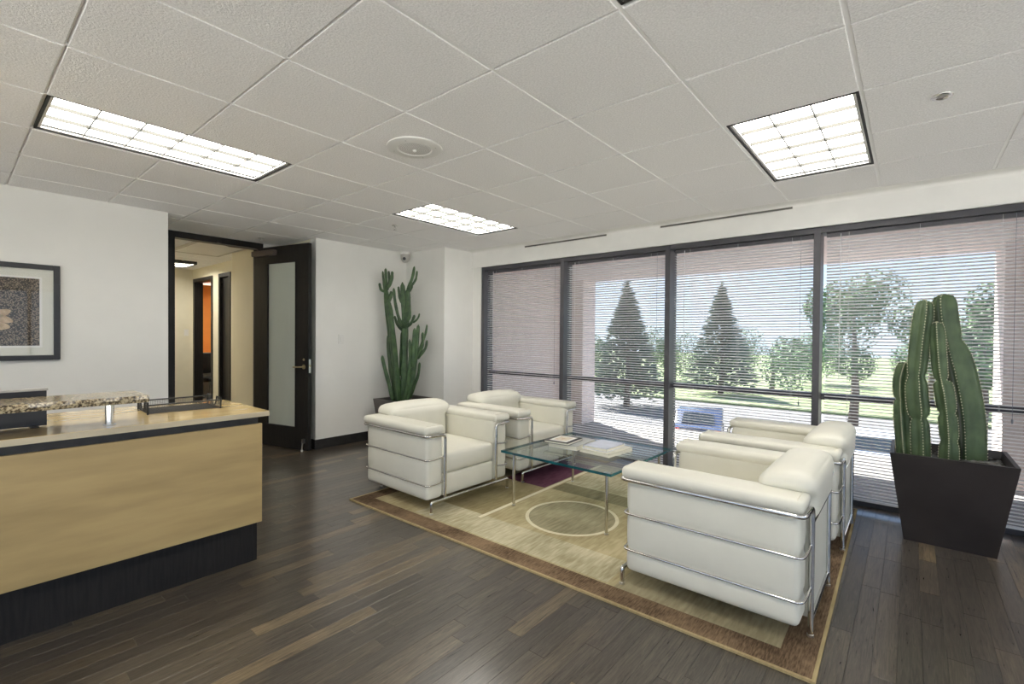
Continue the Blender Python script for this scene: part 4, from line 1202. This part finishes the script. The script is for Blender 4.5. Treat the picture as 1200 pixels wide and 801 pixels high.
def ribbed(path, rad, ribs=5, depth=.3, n=None, twist=0.0, tip=True):
    """ribbed succulent column; returns mesh builder and rib polylines"""
    P = [Vector(p) for p in path]
    n = n or ribs * 4
    m = MB(); k = len(P); lines = [[] for _ in range(ribs)]
    up = None; vs = []
    for i in range(k):
        t = (P[min(i + 1, k - 1)] - P[max(i - 1, 0)]).normalized()
        if up is None: up = (Vector((1, 0, 0)) - t * t.x).normalized()
        else: up = (up - t * up.dot(t)).normalized()
        sd = t.cross(up)
        for j in range(n):
            a = 2 * math.pi * j / n
            ph = (a * ribs / (2 * math.pi)) % 1.0; ph = min(ph, 1 - ph) * 2
            c = (1 - ph) ** 1.15
            r = rad[i] * (1 - depth + depth * c)
            w = a + twist
            p = P[i] + (up * math.cos(w) + sd * math.sin(w)) * r
            vs.append(p)
            if j % (n // ribs) == 0 and abs(math.cos(ribs * a / 2)) > .99: lines[j // (n // ribs)].append(p)
    fs = []
    for i in range(k - 1):
        for j in range(n):
            fs.append((i * n + j, i * n + (j + 1) % n, (i + 1) * n + (j + 1) % n, (i + 1) * n + j))
    fs.append(tuple(range(n))[::-1]); fs.append(tuple((k - 1) * n + j for j in range(n)))
    m.add(vs, fs)
    return m, lines

def resample(pts, n):
    P = [Vector(p) for p in pts]
    L = [0]
    for a, b in zip(P[:-1], P[1:]): L.append(L[-1] + (b - a).length)
    out = []
    for i in range(n):
        d = L[-1] * i / (n - 1); j = 0
        while j < len(L) - 2 and L[j + 1] < d: j += 1
        u = (d - L[j]) / max(1e-9, L[j + 1] - L[j])
        # catmull-rom
        p0 = P[max(j - 1, 0)]; p1 = P[j]; p2 = P[j + 1]; p3 = P[min(j + 2, len(P) - 1)]
        out.append(0.5 * ((2 * p1) + (p2 - p0) * u + (2 * p0 - 5 * p1 + 4 * p2 - p3) * u * u + (3 * p1 - p0 - 3 * p2 + p3) * u ** 3))
    return out

# right planter with three thick columns
tR, sz = planter('square_planter', 'dark brown tapered planter at the right by the windows', .208, 4.405, .228, .150, .308, .285, .612, 'planter')
cR = thing('ribbed_cactus', 'thick ribbed column cactus with three stems in the right planter', 'cactus', (.208, 4.405, sz))
RGT = Vector((.766, .642, 0))                 # the plant's broad side runs along this direction
BCK = Vector((-.642, .766, 0))
def cr_pt(a, z, d=0): return RGT * a + BCK * d + Vector((0, 0, z))
def column(name, pts, segs, R0, ribs=5, depth=.30, twist=0.3):
    """segs: list of (s0,s1,radius) along the stem, pinched between"""
    n = 46
    path = resample(pts, n); rad = []
    for i in range(n):
        s = i / (n - 1); r = R0
        for (a, b, q) in segs:
            if a <= s <= b + 1e-9:
                u = (s - a) / (b - a)
                e = (max(0, 1 - abs(2 * u - 1) ** 4)) ** .5
                lo = .62
                if b > .99 and u > .5: lo = .12
                if a < .01 and u < .5: lo = .9
                r = q * (lo + (1 - lo) * e)
        rad.append(r)
    m, lines = ribbed(path, rad, ribs, depth, ribs * 6, twist)
    st = m.build(name, 'cactus', cR, smooth=True)
    sp = MB()
    for ln in lines:
        Q = resample(ln, 60)
        c = Vector((0, 0, 0))
        for i, p in enumerate(Q):
            ax = path[min(n - 1, int(i / 59 * (n - 1)))]
            o = (p - ax); o = o.normalized() if o.length > 1e-6 else Vector((1, 0, 0))
            b = p + o * .0003; w = .0062
            tt = Vector((0, 0, 1)); s = o.cross(tt).normalized() * w * .7
            sp.add([b + s, b - s, b + tt * w, b - tt * w, b + o * .006], [(0, 2, 4), (2, 1, 4), (1, 3, 4), (3, 0, 4)])
    o = sp.build('spine_row', 'spine', st); o['kind'] = 'stuff'
Z0 = -.02
column('stem', [cr_pt(-.150, Z0, .05), cr_pt(-.165, .25, .05), cr_pt(-.192, .50, .05), cr_pt(-.175, .80, .05), cr_pt(-.140, 1.095, .05)],
       [(0, .27, .058), (.27, .52, .068), (.52, 1.0, .062)], .066, 5, .36, R(-72))
column('stem', [cr_pt(-.190, Z0, .12), cr_pt(-.212, .3, .13), cr_pt(-.222, .52, .13), cr_pt(-.20, .66, .12)],
       [(0, .6, .052), (.6, 1.0, .050)], .055, 5, .34, R(-100))
column('stem', [cr_pt(-.035, Z0, -.04), cr_pt(-.038, .20, -.04), cr_pt(-.060, .45, -.03), cr_pt(-.088, .62, -.02), cr_pt(-.098, .94, 0)],
       [(0, .17, .054), (.17, .36, .052), (.36, .60, .055), (.60, 1.0, .044)], .055, 5, .36, R(-94))
column('stem', [cr_pt(.150, Z0, 0), cr_pt(.130, .30, 0), cr_pt(.078, .60, .01), cr_pt(.025, .82, .03), cr_pt(-.008, .96, .03), cr_pt(-.028, 1.135, .03)],
       [(0, .715, .088), (.715, 1.0, .070)], .08, 4, .40, R(-108))

# left planter with branching euphorbia
tL, szl = planter('square_planter', 'grey brown tapered planter in the corner behind the left front armchair', -5.058, 3.862, .195, .235, .262, .302, .56, 'planter2')
cL = thing('branching_cactus', 'tall branching dark green cactus in the corner planter', 'cactus', (-5.05, 3.87, szl))
PXM = 89.3; U0 = 477.5; V0 = 464.3 + (.58 - szl) * 89.3
def e_pt(u, v, d=0.0):
    return RGT * ((u - U0) / PXM) + BCK * d + Vector((0, 0, (V0 - v) / PXM))
def branch(pts, r, d=0.0, ribs=3, nm='branch', parent=None, d1=None):
    d1 = d if d1 is None else d1
    k = len(pts)
    P = [e_pt(p[0], p[1], d + (d1 - d) * i / (k - 1)) for i, p in enumerate(pts)]
    n = 14 if k < 4 else 22
    path = resample(P, n); rad = []
    for i in range(n):
        s = i / (n - 1)
        e = 1.0 - .25 * s
        if s > .86: e *= max(.12, math.sqrt(max(0, 1 - ((s - .86) / .14) ** 2)))
        if s < .12: e *= .75 + .25 * s / .12
        e *= 1 + .07 * math.sin(s * 17 + pts[0][0])
        rad.append(r * e)
    m, lines = ribbed(path, rad, ribs, .42, ribs * 4, twist=pts[0][0] * .7)
    return m.build(nm, 'euphorbia', parent or cL, smooth=True)
s1 = branch([(466, 469), (465, 440), (461, 405), (458, 375), (455, 350), (453.5, 336)], .050, .0, 4, 'stem')
branch([(453.5, 345), (451.5, 335), (450, 318)], .020, .0, 3, 'branch', s1)
branch([(454, 340), (454.5, 328), (454, 315)], .026, -.02, 3, 'branch', s1)
branch([(455, 340), (457.5, 330), (456.5, 317.5)], .024, .03, 3, 'branch', s1)
branch([(456, 338), (460.5, 329), (461.5, 318.5)], .028, -.02, 3, 'branch', s1)
branch([(453, 342), (448.5, 340), (446.5, 332)], .022, .0, 3, 'branch', s1)
branch([(458, 355), (461, 348), (461.5, 342)], .024, -.03, 3, 'branch', s1)
branch([(457, 352), (458, 345), (459.5, 341)], .018, .04, 3, 'branch', s1)
s1b = branch([(470, 469), (468, 440), (464.5, 405), (461.5, 375), (458, 352)], .048, -.06, 4, 'stem')
branch([(464, 390), (463, 372), (462, 362)], .026, -.06, 3, 'branch', s1b)
s2 = branch([(475.5, 469), (476.5, 440), (477, 410), (477, 383), (475, 350), (473.7, 331)], .052, -.03, 4, 'stem')
branch([(476, 385), (470, 372), (466, 355), (464, 338)], .026, -.04, 3, 'branch', s2)
branch([(475, 388), (468, 381), (464, 370)], .024, .0, 3, 'branch', s2)
branch([(475, 383), (471.5, 378), (470, 371)], .024, -.07, 3, 'branch', s2)
branch([(473, 355), (470.5, 348), (469, 336)], .022, -.02, 3, 'branch', s2)
branch([(477.5, 385), (481, 365), (480.5, 345), (479, 340)], .040, -.05, 4, 'branch', s2)
br = branch([(478.5, 350), (480, 341), (484, 330), (486.5, 321), (487.5, 312.5)], .028, -.02, 3, 'branch', s2)
branch([(485, 334), (489, 327), (490.3, 317.5)], .019, .0, 3, 'branch', s2)
branch([(480, 344), (484, 339), (485.5, 334)], .022, -.06, 3, 'branch', s2)
branch([(478, 384), (484, 379), (488.5, 369)], .024, -.05, 3, 'branch', s2)
branch([(486, 378), (491.5, 373), (493.5, 367)], .016, -.02, 3, 'branch', s2)
branch([(477, 380), (483, 372), (483, 363)], .028, -.10, 3, 'branch', s2)
s3 = branch([(480, 468), (485, 448), (489, 425), (491, 400), (493, 380)], .042, -.05, 4, 'stem')
branch([(488, 430), (488, 405), (489.5, 384)], .030, -.09, 3, 'branch', s3)
branch([(490, 418), (497, 405), (497.5, 389)], .028, -.02, 3, 'branch', s3)
branch([(491, 420), (500, 408), (502, 398)], .024, .02, 3, 'branch', s3)
branch([(492, 410), (499, 392), (501.3, 379.5)], .022, .04, 3, 'branch', s3)
s4 = branch([(477, 468), (482, 445), (484, 420), (483.5, 397)], .030, -.10, 3, 'stem')
s5 = branch([(464, 468), (459, 448), (454, 430), (451, 416)], .032, -.04, 3, 'stem')
s6 = branch([(466, 466), (460, 440), (457, 418), (455.5, 392)], .034, .05, 3, 'stem')
s7 = branch([(471, 440), (471.5, 415), (472.5, 388)], .024, .0, 3, 'stem')
s8 = branch([(482, 466), (488, 450), (492, 438), (493.5, 424)], .026, .02, 3, 'stem')

# ------------------------------------------------------------------ outside
GZ = -3.0
g = MB().box(-70, 90, -60, 5.6, GZ - .3, GZ).build('ground_bounce', 'bounceground'); tag(g, 'unseen ground behind the building, made pale to bounce daylight in', 'ground', kind='structure')  # unseen bounce surface for daylight through the added windows
g = MB().box(-70, 90, 5.6, 130, GZ - .3, GZ).build('ground_parking', 'asphalt'); tag(g, 'sunlit grey parking lot outside below the windows', 'ground', kind='structure')
g = MB().box(-70, 70, 33, 130, GZ, GZ + .12).build('ground_lawn', 'grass'); tag(g, 'green verge beyond the parking lot', 'ground', kind='structure')
g = MB().box(-6.5, 6.0, 4.93, 7.4, -.45, -.06).build('floor_terrace', 'ledge'); tag(g, 'concrete ledge outside below the windows', 'floor', kind='structure')
wall('wall_outside_left', (-6.5, -4.53, 4.95, 7.15, GZ, 3.4), 'pinkwall', 'pinkish stucco side wall outside the leftmost window')
wall('wall_outside_left_pier', (-4.53, -4.14, 6.75, 7.15, GZ, 3.4), 'pinkwall', 'pinkish stucco pier outside between the leftmost and second window')
wall('wall_outside_right', (.675, 3.9, 6.45, 7.15, GZ, 3.4), 'pinkwall', 'pinkish stucco pier outside behind the right planter')
wall('wall_outside_head', (-6.5, 6.0, 4.95, 7.15, 2.315, 3.4), 'pinkwall', 'stucco soffit and beam outside above the windows')

def tree(name, label, x, y, h, rad, kind, seed, n=7000):
    t = thing(name, label, 'tree', (x, y, GZ), 0, 'trees outside beyond the parking lot')
    rr = random.Random(seed)
    MB().tube([(0, 0, 0), (.1, 0, h * .3), (0, .1, h * .85)], [.22, .16, .04], 8).build('trunk', 'bark', t, smooth=True)
    m = MB()
    if kind == 'conifer':
        for i in range(n // 2):
            lay = rr.random() ** 1.2
            z = h * (.10 + .90 * (round(lay * 16) / 16)) + rr.gauss(0, .20)
            lim = rad * max(0, 1 - z / h) ** .9 + .04
            a = round(rr.random() * 11) / 11 * 2 * math.pi + lay * 40 + rr.gauss(0, .22)
            r = lim * rr.random() ** .6
            c = Vector((r * math.cos(a), r * math.sin(a), z + r * .12))
            d = Vector((math.cos(a), math.sin(a), .15)); s = Vector((-math.sin(a), math.cos(a), rr.random() - .5))
            l = .18 + .22 * rr.random(); w = .04 + .05 * rr.random()
            m.add([c - d * l * .4 - s * w, c - d * l * .4 + s * w, c + d * l, c - d * l * .2 + Vector((0, 0, .1))], [(0, 1, 2), (0, 2, 3), (1, 3, 2)])
    else:
        blobs = [(Vector((rr.gauss(0, rad * .45), rr.gauss(0, rad * .4), h * (.42 + .5 * rr.random()))), rad * (.3 + .3 * rr.random())) for _ in range(11)]
        for i in range(n):
            c, q = rr.choice(blobs)
            v = Vector((rr.gauss(0, 1), rr.gauss(0, 1), rr.gauss(0, 1))).normalized()
            p = c + v * q * (.7 + .3 * rr.random())
            a = Vector((rr.gauss(0, 1), rr.gauss(0, 1), rr.gauss(0, 1))).normalized(); b = v.cross(a).normalized()
            l = .085 + .10 * rr.random()
            m.add([p - b * l * .5, p + a * l * .4, p + b * l * .5, p - a * l * .4], [(0, 1, 2, 3)])
    o = m.build('foliage', 'needle' if kind == 'conifer' else 'leaf', t); o['kind'] = 'stuff'
    return t
def at(u, t):   # a spot outside at forward distance t along heading u
    k = (u - 600) / 557.64
    return (t * (-.642 + .766 * k), t * (.766 + .642 * k))
TREES = [('conifer', 'dark conifer outside seen through the second window', 735, 30, 7.4, 2.6),
         ('conifer', 'conifer outside behind the third window, left half', 845, 36, 8.0, 2.8),
         ('broadleaf', 'low leafy tree outside left of the conifer', 690, 42, 3.9, 3.0),
         ('broadleaf', 'low leafy tree outside behind the third window, right half', 905, 40, 4.6, 3.6),
         ('broadleaf', 'leafy tree outside right of the third window mullion', 1000, 21, 6.9, 2.6),
         ('broadleaf', 'broad leafy tree outside directly behind the right cactus', 1090, 30, 6.3, 2.9),
         ('broadleaf', 'leafy tree outside left of the bright outdoor pier', 1150, 19, 6.6, 1.9),
         ('broadleaf', 'low leafy tree outside between the two conifers', 790, 46, 4.3, 3.4),
         ('broadleaf', 'small leafy tree outside low behind the fourth window', 960, 44, 4.6, 3.4)]
for i, (kd, lb, u, t, h, r) in enumerate(TREES):
    x, y = at(u, t)
    tree(kd + '_tree', lb, x, y, h, r, kd, 40 + i)

def car(label, u, t, rz, paint):
    x, y = at(u, t)
    c = thing('parked_car', label, 'car', (x, y, GZ), rz, 'cars parked outside')
    prof = [(-2.2, .35), (2.2, .35), (2.22, .62), (2.05, .86), (1.1, .95), (.45, 1.42), (-1.05, 1.45), (-1.75, 1.0), (-2.2, .95)]
    MB().prism(prof, 'y', -.86, .86).build('body', paint, c, bevel=.06, segs=2, smooth=True, angle=35)
    win = [(1.02, .96), (.42, 1.36), (-1.02, 1.39), (-1.60, 1.0)]
    for s in (-1, 1):
        MB().prism(win, 'y', s * .855, s * .875).build('side_window', 'carglass', c)
        for xx in (-1.35, 1.35):
            w = MB().tube([(xx, s * .70, .33), (xx, s * .88, .33)], .33, 20).build('wheel', 'tyre', c)
            MB().tube([(xx, s * .875, .33), (xx, s * .89, .33)], .19, 14).build('hubcap', 'steel', w)
        MB().box(-2.23, -2.10, s * .82 - .20 * (s > 0), s * .82 + .20 * (s < 0), .70, .92).build('tail_light', 'taillight', c, bevel=.02)
    MB().add([(-1.66, -.60, 1.04), (-1.66, .60, 1.04), (-1.18, .54, 1.35), (-1.18, -.54, 1.35), (-1.71, -.60, 1.07), (-1.71, .60, 1.07), (-1.22, .54, 1.39), (-1.22, -.54, 1.39)],
             [(0, 1, 2, 3), (4, 7, 6, 5), (0, 4, 5, 1), (1, 5, 6, 2), (2, 6, 7, 3), (3, 7, 4, 0)]).build('rear_window', 'carglass', c)
car('dark blue car parked outside, seen low through the third window', 822, 20, R(105), 'carblue')
car('silver blue car parked outside, seen low behind the far right armchair', 1025, 15.5, R(95), 'carsilver')
